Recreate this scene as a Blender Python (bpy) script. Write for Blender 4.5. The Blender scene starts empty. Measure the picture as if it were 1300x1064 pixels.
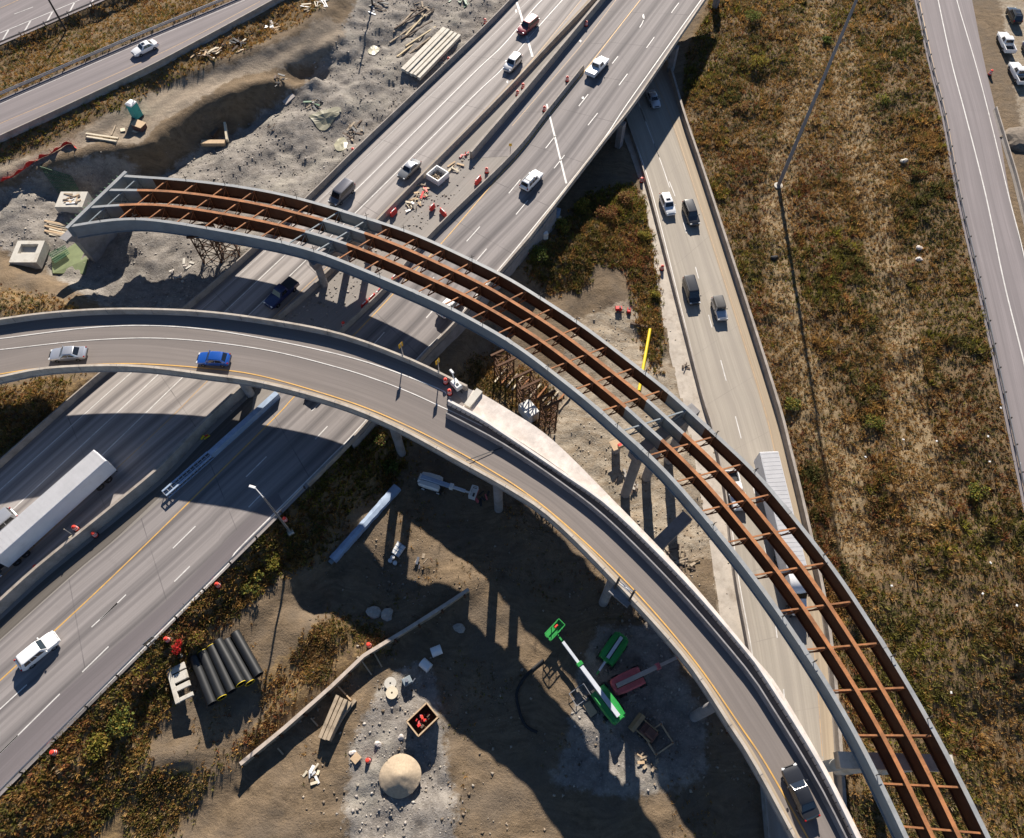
import bpy, bmesh, math, random
import numpy as np
from mathutils import Vector, Matrix

random.seed(7)
RNG = np.random.default_rng(11)
SC = bpy.context.scene
COL = SC.collection
# ------------------------------------------------------------------ camera, sky, sun
F = 960.0                      # focal length in photo pixels (photo is 1300 wide)
TH = math.atan(552 / F)        # tilt off straight down
H = 92.0                       # metres above the highway
SUN_EL, SUN_AZ = 29.0, 3.0
cam_data = bpy.data.cameras.new("drone_camera")
cam = bpy.data.objects.new("drone_camera", cam_data)
COL.objects.link(cam)
cam.location = (0, 0, H)
cam.rotation_euler = (TH, 0, 0)
cam_data.sensor_width = 36
cam_data.sensor_fit = 'HORIZONTAL'
cam_data.lens = F / 1300 * 36
cam_data.shift_y = -(532 - 487.5) / 1300
cam_data.clip_start = 1
cam_data.clip_end = 9000
SC.camera = cam
SC.view_settings.view_transform = 'Standard'
SC.view_settings.look = 'None'
SC.view_settings.gamma = 1
SC.view_settings.use_curve_mapping = False
SC.view_settings.exposure = 1.02
world = bpy.data.worlds.new("World")
SC.world = world
world.use_nodes = True
nt = world.node_tree
nt.nodes.clear()
wo = nt.nodes.new('ShaderNodeOutputWorld')
bg = nt.nodes.new('ShaderNodeBackground')
sky = nt.nodes.new('ShaderNodeTexSky')
sky.sky_type = 'NISHITA'
sky.sun_disc = False
sky.sun_elevation = math.radians(SUN_EL)
sky.sun_rotation = math.radians(SUN_AZ)
sky.air_density = 0.7
sky.dust_density = 0.0
sky.ozone_density = 3.0
nt.links.new(sky.outputs[0], bg.inputs[0])
bg.inputs[1].default_value = 0.055
nt.links.new(bg.outputs[0], wo.inputs[0])
sun_data = bpy.data.lights.new("sun", 'SUN')
sun_data.energy = 5.0
sun_data.angle = math.radians(0.5)
sun_data.color = (1.0, 0.915, 0.81)
sun = bpy.data.objects.new("sun", sun_data)
COL.objects.link(sun)
sun.rotation_euler = (-math.radians(90 - SUN_EL), 0, -math.radians(SUN_AZ))
sun.location = (0, 60, 120)

# ------------------------------------------------------------------ measuring helpers
_s, _c = math.sin(TH), math.cos(TH)
def at(u, v, z=0.0):
    """ground-plan point of photo pixel (u, v) at height z"""
    a = (u - 650) / F
    b = (487.5 - v) / F
    t = (H - z) / (_c - b * _s)
    return Vector((a * t, (_s + b * _c) * t, z))
def proj(x, y, z):
    d = -y * -_s + (H - z) * _c          # depth along the view axis
    up = y * _c - (H - z) * _s
    return 650 + F * x / d, 487.5 - F * up / d
def pts(lst, z):
    return [at(u, v, z(u) if callable(z) else z) for u, v in lst]
def dn(p, d):
    return Vector((p.x, p.y, p.z - d))
def chain(P):
    L = [0.0]
    for a, b in zip(P, P[1:]):
        L.append(L[-1] + (b - a).length)
    return L
def resample(P, n, smooth=True):
    """n points at equal spacing along a polyline, Catmull-Rom smoothed"""
    Q = []
    if smooth and len(P) > 2:
        E = [P[0] * 2 - P[1]] + list(P) + [P[-1] * 2 - P[-2]]
        for i in range(1, len(E) - 2):
            p0, p1, p2, p3 = E[i - 1], E[i], E[i + 1], E[i + 2]
            for k in range(8):
                t = k / 8
                Q.append(0.5 * ((2 * p1) + (p2 - p0) * t + (2 * p0 - 5 * p1 + 4 * p2 - p3) * t * t
                                + (3 * p1 - p0 - 3 * p2 + p3) * t ** 3))
        Q.append(P[-1].copy())
    else:
        Q = [p.copy() for p in P]
    L = chain(Q)
    out, j = [], 0
    for i in range(n):
        s = L[-1] * i / (n - 1)
        while j < len(L) - 2 and L[j + 1] < s:
            j += 1
        f = (s - L[j]) / max(1e-9, L[j + 1] - L[j])
        out.append(Q[j].lerp(Q[j + 1], min(1, max(0, f))))
    return out
def normals2d(P):
    N = []
    for i in range(len(P)):
        d = P[min(i + 1, len(P) - 1)] - P[max(i - 1, 0)]
        d.z = 0
        d.normalize()
        N.append(Vector((-d.y, d.x, 0)))      # to the left of travel
    return N
def offset(P, d):
    return [p + n * d for p, n in zip(P, normals2d(P))]
def lerp_lines(A, B, f):
    return [a.lerp(b, f) for a, b in zip(A, B)]

# ------------------------------------------------------------------ materials
MATS = {}
def new_mat(name):
    m = bpy.data.materials.new(name)
    m.use_nodes = True
    MATS[name] = m
    b = m.node_tree.nodes['Principled BSDF']
    return m, m.node_tree, b
def N(t, kind, **kw):
    n = t.nodes.new(kind)
    for k, v in kw.items():
        setattr(n, k, v)
    return n
def mixc(t, fac, a, b, mode='MIX'):
    n = t.nodes.new('ShaderNodeMix')
    n.data_type = 'RGBA'
    n.blend_type = mode
    for sock, val in ((n.inputs[0], fac), (n.inputs[6], a), (n.inputs[7], b)):
        if isinstance(val, (int, float)):
            sock.default_value = val
        elif isinstance(val, tuple):
            sock.default_value = (*val[:3], 1)
        else:
            t.links.new(val, sock)
    return n.outputs[2]
def math_n(t, op, a, b=None, clamp=False):
    n = t.nodes.new('ShaderNodeMath')
    n.operation = op
    n.use_clamp = clamp
    for i, val in enumerate((a, b)):
        if val is None:
            continue
        if isinstance(val, (int, float)):
            n.inputs[i].default_value = val
        else:
            t.links.new(val, n.inputs[i])
    return n.outputs[0]
def ramp(t, fac, lo, hi, a=0.0, b=1.0):
    n = t.nodes.new('ShaderNodeMapRange')
    n.inputs[1].default_value, n.inputs[2].default_value = lo, hi
    n.inputs[3].default_value, n.inputs[4].default_value = a, b
    t.links.new(fac, n.inputs[0])
    return n.outputs[0]
def noise_n(t, vec, scale, detail=4, rough=0.6):
    n = t.nodes.new('ShaderNodeTexNoise')
    n.inputs['Scale'].default_value = scale
    n.inputs['Detail'].default_value = detail
    n.inputs['Roughness'].default_value = rough
    if vec is not None:
        t.links.new(vec, n.inputs['Vector'])
    return n.outputs['Fac']
def bump(t, b, h, strength=0.4, dist=0.05):
    n = t.nodes.new('ShaderNodeBump')
    n.inputs['Strength'].default_value = strength
    n.inputs['Distance'].default_value = dist
    t.links.new(h, n.inputs['Height'])
    t.links.new(n.outputs[0], b.inputs['Normal'])
def plain(name, col, rough=0.6, metal=0.0, vary=0.15, scale=3.0, bumps=0.0, coat=0.0, spec=0.5, dirt=None):
    """procedural surface: base colour broken up by two scales of noise"""
    m, t, b = new_mat(name)
    g = N(t, 'ShaderNodeTexCoord')
    n1 = noise_n(t, g.outputs['Object'], scale, 5)
    n2 = noise_n(t, g.outputs['Object'], scale * 9, 3)
    f = math_n(t, 'ADD', math_n(t, 'MULTIPLY', n1, 0.7), math_n(t, 'MULTIPLY', n2, 0.3))
    lo = tuple(c * (1 - vary) for c in col)
    hi = tuple(min(1, c * (1 + vary)) for c in col)
    c = mixc(t, ramp(t, f, 0.3, 0.7), lo, hi)
    if dirt:
        c = mixc(t, ramp(t, noise_n(t, g.outputs['Object'], scale * 0.6, 6, 0.7), 0.5, 0.72), c, dirt)
    t.links.new(c, b.inputs['Base Color'])
    b.inputs['Roughness'].default_value = rough
    b.inputs['Metallic'].default_value = metal
    b.inputs['Coat Weight'].default_value = coat
    b.inputs['Coat Roughness'].default_value = 0.06
    b.inputs['Specular IOR Level'].default_value = spec
    if bumps:
        bump(t, b, n2, bumps, 0.03)
    return m
def road_mat(name, col, dark, lane=3.8, phase=0.0, tracks=0.3, joints=0.0, patch=None):
    """pavement: fore-and-aft streaks, oil bands in the lanes, cross joints, patches (UV in metres: across, along)"""
    m, t, b = new_mat(name)
    uv = N(t, 'ShaderNodeUVMap', uv_map='UVMap')
    sep = N(t, 'ShaderNodeSeparateXYZ')
    t.links.new(uv.outputs[0], sep.inputs[0])
    def scaled(sx, sy):
        n = N(t, 'ShaderNodeCombineXYZ')
        t.links.new(math_n(t, 'MULTIPLY', sep.outputs[0], sx), n.inputs[0])
        t.links.new(math_n(t, 'MULTIPLY', sep.outputs[1], sy), n.inputs[1])
        return n.outputs[0]
    streak = noise_n(t, scaled(1.3, 0.02), 1.0, 6, 0.65)
    streak2 = noise_n(t, scaled(5.0, 0.05), 1.0, 3, 0.6)
    grain = noise_n(t, scaled(1, 1), 6.0, 4, 0.8)
    cloud = noise_n(t, scaled(0.22, 0.12), 1.0, 5, 0.6)
    w = math_n(t, 'SINE', math_n(t, 'ADD', math_n(t, 'MULTIPLY', sep.outputs[0], 2 * math.pi / lane), phase))
    w2 = math_n(t, 'SINE', math_n(t, 'ADD', math_n(t, 'MULTIPLY', sep.outputs[0], 4 * math.pi / lane), phase * 2.3))
    band = math_n(t, 'MULTIPLY', math_n(t, 'MAXIMUM', ramp(t, w, 0.3, 1.0), ramp(t, w2, 0.35, 1.0, 0, 0.55)), ramp(t, streak, 0.22, 0.56))
    f = math_n(t, 'ADD', math_n(t, 'MULTIPLY', streak, 0.55), math_n(t, 'MULTIPLY', streak2, 0.45))
    c = mixc(t, ramp(t, f, 0.36, 0.66), tuple(x * 0.78 for x in col), tuple(x * 1.13 for x in col))
    c = mixc(t, math_n(t, 'MULTIPLY', band, tracks), c, dark)
    c = mixc(t, ramp(t, cloud, 0.42, 0.75, 0, 0.35), c, tuple(x * 0.72 for x in col))
    c = mixc(t, ramp(t, grain, 0.35, 0.7, 0, 0.28), c, tuple(x * 0.7 for x in col))
    if joints:
        q = math_n(t, 'FRACT', math_n(t, 'DIVIDE', sep.outputs[1], joints))
        c = mixc(t, math_n(t, 'MULTIPLY', math_n(t, 'LESS_THAN', q, 0.12 / joints), ramp(t, cloud, 0.35, 0.6, 0.0, 0.75)), c, dark)
    crack = N(t, 'ShaderNodeTexVoronoi', feature='DISTANCE_TO_EDGE')
    crack.inputs['Scale'].default_value = 1.0
    n = N(t, 'ShaderNodeCombineXYZ')
    wob = math_n(t, 'MULTIPLY', grain, 0.15)
    t.links.new(math_n(t, 'ADD', math_n(t, 'MULTIPLY', sep.outputs[0], 0.2), wob), n.inputs[0])
    t.links.new(math_n(t, 'ADD', math_n(t, 'MULTIPLY', sep.outputs[1], 0.09), wob), n.inputs[1])
    t.links.new(n.outputs[0], crack.inputs['Vector'])
    c = mixc(t, math_n(t, 'MULTIPLY', math_n(t, 'LESS_THAN', crack.outputs['Distance'], 0.006), 0.10), c, dark)
    t.links.new(c, b.inputs['Base Color'])
    b.inputs['Roughness'].default_value = 0.85
    b.inputs['Specular IOR Level'].default_value = 0.25
    bump(t, b, grain, 0.25, 0.02)
    return m
road_mat('pale_pavement', (0.37, 0.337, 0.315), (0.12, 0.108, 0.105), 3.7, 0.6, 0.95, 14.0)
road_mat('worn_pavement', (0.275, 0.25, 0.24), (0.095, 0.087, 0.088), 3.9, 1.9, 0.95, 11.0)
road_mat('ramp_asphalt', (0.215, 0.188, 0.172), (0.13, 0.115, 0.108), 4.2, 0.4, 0.5)
road_mat('patch_asphalt', (0.175, 0.155, 0.158), (0.11, 0.1, 0.1), 4.2, 0.4, 0.5)
road_mat('trench_shade_soil', (0.13, 0.115, 0.10), (0.07, 0.06, 0.052), 2.3, 0.4, 0.8)  # soil darkened to stand in for the median wall's shadow
road_mat('sandy_shoulder', (0.40, 0.325, 0.235), (0.27, 0.215, 0.155), 1.3, 0.4, 0.8)
road_mat('lower_pavement', (0.37, 0.33, 0.275), (0.25, 0.22, 0.19), 3.7, 0.2, 0.5, 9.0)
road_mat('grey_asphalt', (0.24, 0.213, 0.213), (0.15, 0.135, 0.137), 3.7, 0.3, 0.55)
road_mat('median_gravel', (0.28, 0.255, 0.23), (0.15, 0.135, 0.12), 9.0, 0, 0.2)
plain('concrete', (0.42, 0.37, 0.31), 0.85, vary=0.22, scale=0.9, bumps=0.2, dirt=(0.26, 0.215, 0.17))
plain('pale_concrete', (0.56, 0.50, 0.45), 0.85, vary=0.3, scale=0.9, bumps=0.15, dirt=(0.44, 0.38, 0.33))
plain('new_parapet', (0.62, 0.58, 0.54), 0.85, vary=0.12, scale=0.7, dirt=(0.5, 0.45, 0.4))
plain('grey_concrete', (0.235, 0.225, 0.225), 0.85, vary=0.22, scale=0.9, bumps=0.2, dirt=(0.14, 0.13, 0.125))
plain('barrier_concrete', (0.31, 0.272, 0.235), 0.85, vary=0.25, scale=0.9, bumps=0.2, dirt=(0.2, 0.17, 0.14))
plain('cap_concrete', (0.5, 0.47, 0.41), 0.85, vary=0.15, scale=0.8, bumps=0.2, dirt=(0.3, 0.26, 0.2))
plain('white_paint', (0.58, 0.56, 0.53), 0.6, vary=0.2, scale=1.2, dirt=(0.36, 0.34, 0.32))
plain('faded_white_paint', (0.45, 0.43, 0.41), 0.7, vary=0.25, scale=1.0, dirt=(0.27, 0.25, 0.24))
plain('yellow_paint', (0.55, 0.32, 0.085), 0.65, vary=0.2, scale=1.2, dirt=(0.37, 0.25, 0.13))
plain('faded_yellow_paint', (0.42, 0.29, 0.17), 0.7, vary=0.2, scale=1.2, dirt=(0.29, 0.22, 0.17))
plain('rust_steel', (0.33, 0.135, 0.05), 0.8, vary=0.5, scale=0.9, dirt=(0.17, 0.075, 0.03))
plain('dark_and_shaded_rust', (0.085, 0.036, 0.014), 0.8, vary=0.45, scale=0.6, dirt=(0.14, 0.058, 0.02))  # own dark rust, and painted shade on the girder webs
plain('grey_steel_paint', (0.20, 0.235, 0.255), 0.5, vary=0.16, scale=0.5, dirt=(0.15, 0.17, 0.18))
plain('pale_flange', (0.25, 0.26, 0.265), 0.6, vary=0.28, scale=0.6, dirt=(0.27, 0.26, 0.24))
plain('galvanised', (0.42, 0.43, 0.45), 0.4, metal=0.7, vary=0.12, scale=1.5)
plain('dark_post', (0.05, 0.042, 0.036), 0.9, vary=0.3, scale=2)
plain('coping_wood', (0.44, 0.37, 0.31), 0.9, vary=0.2, scale=1.2, dirt=(0.3, 0.25, 0.2))
plain('beam_wood', (0.56, 0.52, 0.44), 0.85, vary=0.2, scale=1.2, dirt=(0.42, 0.37, 0.29))
plain('weathered_wood', (0.34, 0.27, 0.19), 0.9, vary=0.3, scale=2.2, dirt=(0.18, 0.14, 0.1))
plain('fresh_wood', (0.55, 0.44, 0.27), 0.85, vary=0.25, scale=2.2, dirt=(0.4, 0.3, 0.18))
plain('pale_wood', (0.62, 0.54, 0.4), 0.85, vary=0.15, scale=2, dirt=(0.5, 0.42, 0.3))
plain('dark_wood', (0.10, 0.07, 0.05), 0.9, vary=0.3, scale=2)
plain('orange_plastic', (0.72, 0.06, 0.035), 0.5, vary=0.15, scale=2)
plain('red_plastic', (0.62, 0.03, 0.025), 0.55, vary=0.2, scale=2)
plain('white_plastic', (0.75, 0.74, 0.72), 0.45, vary=0.08, scale=2)
plain('teal_plastic', (0.03, 0.36, 0.33), 0.5, vary=0.12, scale=2)
plain('black_plastic', (0.014, 0.015, 0.016), 0.45, vary=0.25, scale=2)
plain('yellow_plastic', (0.75, 0.56, 0.02), 0.45, vary=0.12, scale=2)
plain('rubber', (0.018, 0.018, 0.019), 0.85, vary=0.2, scale=8)
plain('alloy', (0.42, 0.43, 0.45), 0.35, metal=0.8, vary=0.1, scale=5)
plain('window_glass', (0.012, 0.015, 0.02), 0.07, vary=0.1, scale=1, spec=0.7)
plain('pale_glass', (0.10, 0.14, 0.16), 0.1, vary=0.15, scale=1, spec=0.8)
plain('trim_black', (0.022, 0.022, 0.024), 0.55, vary=0.15, scale=4)
plain('chrome', (0.5, 0.5, 0.5), 0.2, metal=0.9, vary=0.05, scale=4)
plain('lamp_clear', (0.7, 0.7, 0.68), 0.15, vary=0.05, scale=4)
plain('lamp_red', (0.35, 0.01, 0.01), 0.2, vary=0.08, scale=4)
for nm, c, met in (('paint_white', (0.78, 0.78, 0.77), 0), ('paint_silver', (0.46, 0.47, 0.49), 0.5), ('paint_black', (0.018, 0.019, 0.022), 0),
                   ('paint_red', (0.19, 0.008, 0.02), 0.1), ('paint_blue', (0.01, 0.075, 0.34), 0.15), ('paint_navy', (0.012, 0.02, 0.085), 0.1),
                   ('paint_grey', (0.2, 0.205, 0.205), 0.4), ('paint_slate', (0.10, 0.10, 0.115), 0.3), ('paint_charcoal', (0.045, 0.047, 0.055), 0.2)):
    plain(nm, c, 0.3, metal=met, vary=0.05, scale=1.2, coat=0.8)
plain('trailer_roof', (0.42, 0.42, 0.43), 0.5, vary=0.1, scale=0.8)
plain('mast_steel', (0.22, 0.22, 0.23), 0.6, vary=0.2, scale=1)
plain('trailer_white', (0.72, 0.73, 0.75), 0.4, vary=0.05, scale=0.7, dirt=(0.6, 0.6, 0.61))
plain('machine_green', (0.02, 0.26, 0.05), 0.45, vary=0.2, scale=1.5, coat=0.2)
plain('machine_red', (0.55, 0.12, 0.13), 0.5, vary=0.25, scale=1.5, dirt=(0.4, 0.11, 0.1))
plain('machine_white', (0.66, 0.66, 0.64), 0.45, vary=0.1, scale=1.5)
plain('machine_tan', (0.42, 0.29, 0.15), 0.5, vary=0.2, scale=1.5)
plain('boom_grey', (0.5, 0.53, 0.58), 0.4, vary=0.12, scale=1)
plain('boom_brown', (0.42, 0.35, 0.3), 0.6, vary=0.2, scale=1)
plain('green_epoxy', (0.05, 0.135, 0.062), 0.6, vary=0.25, scale=3)
plain('green_form', (0.16, 0.19, 0.085), 0.8, vary=0.25, scale=1)
plain('blue_wrap', (0.3, 0.38, 0.5), 0.45, vary=0.2, scale=0.8, dirt=(0.2, 0.26, 0.36))
plain('plywood', (0.5, 0.36, 0.22), 0.85, vary=0.18, scale=2, dirt=(0.35, 0.25, 0.16))
plain('brown_tarp', (0.13, 0.06, 0.045), 0.8, vary=0.3, scale=2)
plain('stone', (0.34, 0.31, 0.27), 0.9, vary=0.3, scale=3, bumps=0.4)
plain('sign_yellow', (0.75, 0.42, 0.02), 0.5, vary=0.08, scale=3)

# ------------------------------------------------------------------ mesh building
class MB:
    """collects boxes, bars, tubes and sweeps into one mesh"""
    def __init__(self):
        self.v, self.f, self.m = [], [], []
    def add(self, V, Fs, mi=0):
        o = len(self.v)
        self.v += [tuple(p) for p in V]
        self.f += [tuple(i + o for i in f) for f in Fs]
        self.m += [mi] * len(Fs)
        return self
    def box(self, c, s, rz=0, mi=0, M=None, bev=0.0):
        x, y, z = s[0] / 2, s[1] / 2, s[2] / 2
        if bev:
            b = min(bev, x * .9, y * .9, z * .9)
            V = []
            for zz, d in ((-z, b), (-z + b, 0), (z - b, 0), (z, b)):
                for sx, sy in ((-1, -1), (1, -1), (1, 1), (-1, 1)):
                    if d:
                        V.append((sx * (x - d), sy * (y - d), zz))
                    else:
                        V.append((sx * x, sy * y, zz))
            Fs = [(3, 2, 1, 0), (12, 13, 14, 15)]
            for k in range(3):
                for i in range(4):
                    j = (i + 1) % 4
                    Fs.append((k * 4 + i, k * 4 + j, k * 4 + 4 + j, k * 4 + 4 + i))
        else:
            V = [(-x, -y, -z), (x, -y, -z), (x, y, -z), (-x, y, -z), (-x, -y, z), (x, -y, z), (x, y, z), (-x, y, z)]
            Fs = [(3, 2, 1, 0), (4, 5, 6, 7), (0, 1, 5, 4), (1, 2, 6, 5), (2, 3, 7, 6), (3, 0, 4, 7)]
        R = Matrix.Rotation(rz, 3, 'Z') if M is None else M
        return self.add([R @ Vector(p) + Vector(c) for p in V], Fs, mi)
    def bar(self, a, b, w, h, mi=0):
        """box-section bar from a to b"""
        a, b = Vector(a), Vector(b)
        d = b - a
        L = d.length
        x = d / L
        up = Vector((0, 0, 1)) if abs(x.z) < 0.95 else Vector((0, 1, 0))
        y = up.cross(x).normalized()
        M = Matrix((x, y, x.cross(y))).transposed()
        return self.box((a + b) / 2, (L, w, h), 0, mi, M)
    def tube(self, a, b, r, r2=None, n=10, mi=0, cap=True):
        a, b = Vector(a), Vector(b)
        r2 = r if r2 is None else r2
        x = (b - a).normalized()
        up = Vector((0, 0, 1)) if abs(x.z) < 0.9 else Vector((0, 1, 0))
        y = up.cross(x).normalized()
        z = x.cross(y)
        V = []
        for p, rr in ((a, r), (b, r2)):
            for i in range(n):
                t = 2 * math.pi * i / n
                V.append(p + (y * math.cos(t) + z * math.sin(t)) * rr)
        Fs = [(i, (i + 1) % n, n + (i + 1) % n, n + i) for i in range(n)]
        if cap:
            Fs += [tuple(range(n - 1, -1, -1)), tuple(range(n, 2 * n))]
        return self.add(V, Fs, mi)
    def pipe(self, a, b, r, ri, n=18, mi=0):
        """hollow pipe"""
        a, b = Vector(a), Vector(b)
        x = (b - a).normalized()
        up = Vector((0, 0, 1)) if abs(x.z) < 0.9 else Vector((0, 1, 0))
        y = up.cross(x).normalized()
        z = x.cross(y)
        V = []
        for p, rr in ((a, ri), (a, r), (b, r), (b, ri)):
            for i in range(n):
                t = 2 * math.pi * i / n
                V.append(p + (y * math.cos(t) + z * math.sin(t)) * rr)
        Fs = []
        for k in range(4):
            k2 = (k + 1) % 4
            for i in range(n):
                j = (i + 1) % n
                Fs.append((k * n + i, k * n + j, k2 * n + j, k2 * n + i))
        return self.add(V, Fs, mi)
    def lathe(self, prof, c=(0, 0, 0), n=14, mis=None):
        c = Vector(c)
        V = []
        for r, z in prof:
            for i in range(n):
                t = 2 * math.pi * i / n
                V.append(c + Vector((r * math.cos(t), r * math.sin(t), z)))
        for k in range(len(prof) - 1):
            o = len(self.v)
            self.add(V[k * n:(k + 2) * n], [(i, (i + 1) % n, n + (i + 1) % n, n + i) for i in range(n)], mis[k] if mis else 0)
        self.add(V[-n:], [tuple(range(n))], mis[-1] if mis else 0)
        return self
    def sweep(self, prof, path, mis=None, cap=True, fn=None):
        """closed profile [(y to the left, z)] along a path; mis per profile edge, or fn(edge, station)"""
        Nn = normals2d(path)
        n = len(prof)
        V = [p + nn * y + Vector((0, 0, z)) for p, nn in zip(path, Nn) for y, z in prof]
        for e in range(n):
            e2 = (e + 1) % n
            for k in range(len(path) - 1):
                mi = fn(e, k) if fn else (mis[e] if mis else 0)
                self.f.append(tuple(len(self.v) + q for q in (k * n + e2, k * n + e, (k + 1) * n + e, (k + 1) * n + e2)))
                self.m.append(mi)
        o = len(self.v)
        self.v += [tuple(p) for p in V]
        if cap:
            self.f.append(tuple(o + i for i in range(n)))
            self.f.append(tuple(o + (len(path) - 1) * n + i for i in range(n - 1, -1, -1)))
            self.m += [0, 0]
        return self
    def prism(self, poly, z0, z1, mi=0):
        n = len(poly)
        V = [(p[0], p[1], z0) for p in poly] + [(p[0], p[1], z1) for p in poly]
        Fs = [tuple(range(n - 1, -1, -1)), tuple(range(n, 2 * n))] + [(i, (i + 1) % n, n + (i + 1) % n, n + i) for i in range(n)]
        return self.add(V, Fs, mi)
    def quad(self, a, b, c, d, mi=0, th=0.0, off=0.0):
        """plate with thickness th, pushed out along its normal by off"""
        a, b, c, d = map(Vector, (a, b, c, d))
        n = (c - a).cross(d - b).normalized()
        A = [p + n * off for p in (a, b, c, d)]
        if not th:
            return self.add(A, [(0, 1, 2, 3)], mi)
        B = [p - n * th for p in A]
        return self.add(A + B, [(0, 1, 2, 3), (7, 6, 5, 4), (0, 4, 5, 1), (1, 5, 6, 2), (2, 6, 7, 3), (3, 7, 4, 0)], mi)
    def build(self, name, mats, parent=None, smooth=None, fix=True):
        me = bpy.data.meshes.new(name)
        me.from_pydata(self.v, [], self.f)
        for mn in ([mats] if isinstance(mats, str) else mats):
            me.materials.append(MATS[mn])
        me.polygons.foreach_set('material_index', self.m)
        if fix or smooth:
            bm = bmesh.new()
            bm.from_mesh(me)
            if fix:
                bmesh.ops.recalc_face_normals(bm, faces=bm.faces)
            if smooth:
                lim = math.radians(smooth)
                for e in bm.edges:
                    e.smooth = len(e.link_faces) == 2 and e.calc_face_angle(3.0) < lim
                for f in bm.faces:
                    f.smooth = True
            bm.to_mesh(me)
            bm.free()
        o = bpy.data.objects.new(name, me)
        COL.objects.link(o)
        if parent is not None:
            o.parent = parent
        return o
def tag(o, label=None, cat=None, group=None, kind=None):
    for k, v in (('label', label), ('category', cat), ('group', group), ('kind', kind)):
        if v:
            o[k] = v
    return o
def thing(name, label, cat, loc=(0, 0, 0), rz=0.0, group=None):
    o = bpy.data.objects.new(name, None)
    o.empty_display_size = 0.5
    COL.objects.link(o)
    o.location = loc
    o.rotation_euler = (0, 0, rz)
    return tag(o, label, cat, group)
def copy_tree(o, parent=None):
    c = o.copy()
    COL.objects.link(c)
    if parent is not None:
        c.parent = parent
    for ch in list(o.children):
        copy_tree(ch, c)
    return c
def ribbon(name, A, B, mat, n=None, parent=None, kind='structure', across=6, th=0.0, wav=0.0):
    """road surface between two lines; UV in metres (across, along)"""
    n = n or max(8, int(chain(A)[-1] / 1.5))
    A, B = resample(A, n), resample(B, n)
    mid = lerp_lines(A, B, 0.5)
    L = chain(mid)
    V, Fs, UV = [], [], []
    for i in range(n):
        w = (B[i] - A[i]).length
        for k in range(across + 1):
            p = A[i].lerp(B[i], k / across)
            V.append(tuple(p))
            UV.append((w * k / across, L[i]))
    for i in range(n - 1):
        for k in range(across):
            a = i * (across + 1) + k
            Fs.append((a, a + 1, a + across + 2, a + across + 1))
    me = bpy.data.meshes.new(name)
    me.from_pydata(V, [], Fs)
    me.materials.append(MATS[mat])
    ul = me.uv_layers.new(name='UVMap')
    idx = np.empty(len(me.loops), dtype=np.int32)
    me.loops.foreach_get('vertex_index', idx)
    ul.data.foreach_set('uv', np.array(UV, dtype=np.float32)[idx].ravel())
    bm = bmesh.new()
    bm.from_mesh(me)
    for f in bm.faces:
        if f.normal.z < 0:
            f.normal_flip()
    bm.to_mesh(me)
    bm.free()
    o = bpy.data.objects.new(name, me)
    COL.objects.link(o)
    if parent is not None:
        o.parent = parent
    elif kind:
        o['kind'] = kind
    return o
def stripe(mb, P, w, dz=0.012, mi=0, dash=None, smooth=True):
    """painted line of width w along P; dash = list of (start, end) in metres"""
    L = chain(resample(P, 60, smooth))[-1]
    n = max(4, int(L / 1.2))
    R = resample(P, n, smooth)
    Nn = normals2d(R)
    Ls = chain(R)
    for i in range(n - 1):
        if dash:
            q = (Ls[i] + dash[2]) % dash[1]
            if q > dash[0]:
                continue
        z = Vector((0, 0, dz))
        a, b = R[i], R[i + 1]
        mb.add([a - Nn[i] * w / 2 + z, a + Nn[i] * w / 2 + z, b + Nn[i + 1] * w / 2 + z, b - Nn[i + 1] * w / 2 + z], [(3, 2, 1, 0)], mi)
# ------------------------------------------------------------------ surveyed lines (photo pixels) and levels
ZL, ZF, ZU = -7.0, 0.0, 4.0                        # lower road, far right road, upper-left ramp
def climb(u, pairs):
    return float(np.interp(u, [a for a, _ in pairs], [b for _, b in pairs]))
ZR = lambda u: climb(u, ((300, 7.0), (450, 7.15), (700, 8.3), (1000, 9.0)))       # flyover deck climbs to the right
ZS = lambda u: climb(u, ((100, 8.2), (450, 8.6), (750, 10.3), (1250, 11.6)))      # top flanges of the steel bridge
BH = 1.05                                          # parapet height
NW_BAR = [(672, -22), (652, 0), (600, 53), (467, 180), (397, 249), (327, 315), (241, 390), (125, 482), (0, 592), (-70, 655)]
MED_BAR = [(775, -24), (750, 5), (695, 63), (637, 125), (513, 250), (409, 357), (355, 405)]
MED_WALL = [(335, 474), (315, 493), (262, 543), (210, 597), (175, 627), (120, 672), (56, 724), (0, 775), (-60, 832)]
CEN_WALL = [(790, -24), (767, 0), (663, 125), (598, 201)]
R_LEFT = [(828, -20), (812, 0), (740, 88), (650, 200), (546, 302), (494, 364), (437, 419), (356, 499), (269, 577), (203, 637), (142, 690), (94, 730), (0, 814), (-60, 868)]
WORK_BAR = [(740, 88), (695, 144), (650, 200), (546, 302), (494, 364), (437, 419), (392, 462)]
SE_EDGE = [(912, -20), (896, 0), (811, 125), (766, 183), (671, 306), (584, 406), (539, 453), (465, 541), (422, 587), (371, 639), (300, 710), (279, 731), (30, 981), (-60, 1072)]
LOW_L = [(752, 20), (775, 100), (795, 155), (822, 240), (886, 488), (901, 538), (919, 622), (932, 730), (950, 830), (962, 930), (975, 1075)]
LOW_R = [(790, -40), (822, 25), (848, 91), (866, 152), (897, 245), (975, 490), (998, 575), (1020, 668), (1040, 760), (1052, 850), (1062, 980), (1068, 1075)]
APRON_L = [(770, 120), (815, 242), (838, 392), (860, 490), (876, 560), (893, 650), (905, 730), (915, 830), (920, 930)]
FAR_L = [(1155, -25), (1162, 5), (1178, 79), (1195, 147), (1214, 250), (1240, 365), (1267, 490), (1299, 645), (1330, 800)]
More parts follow.
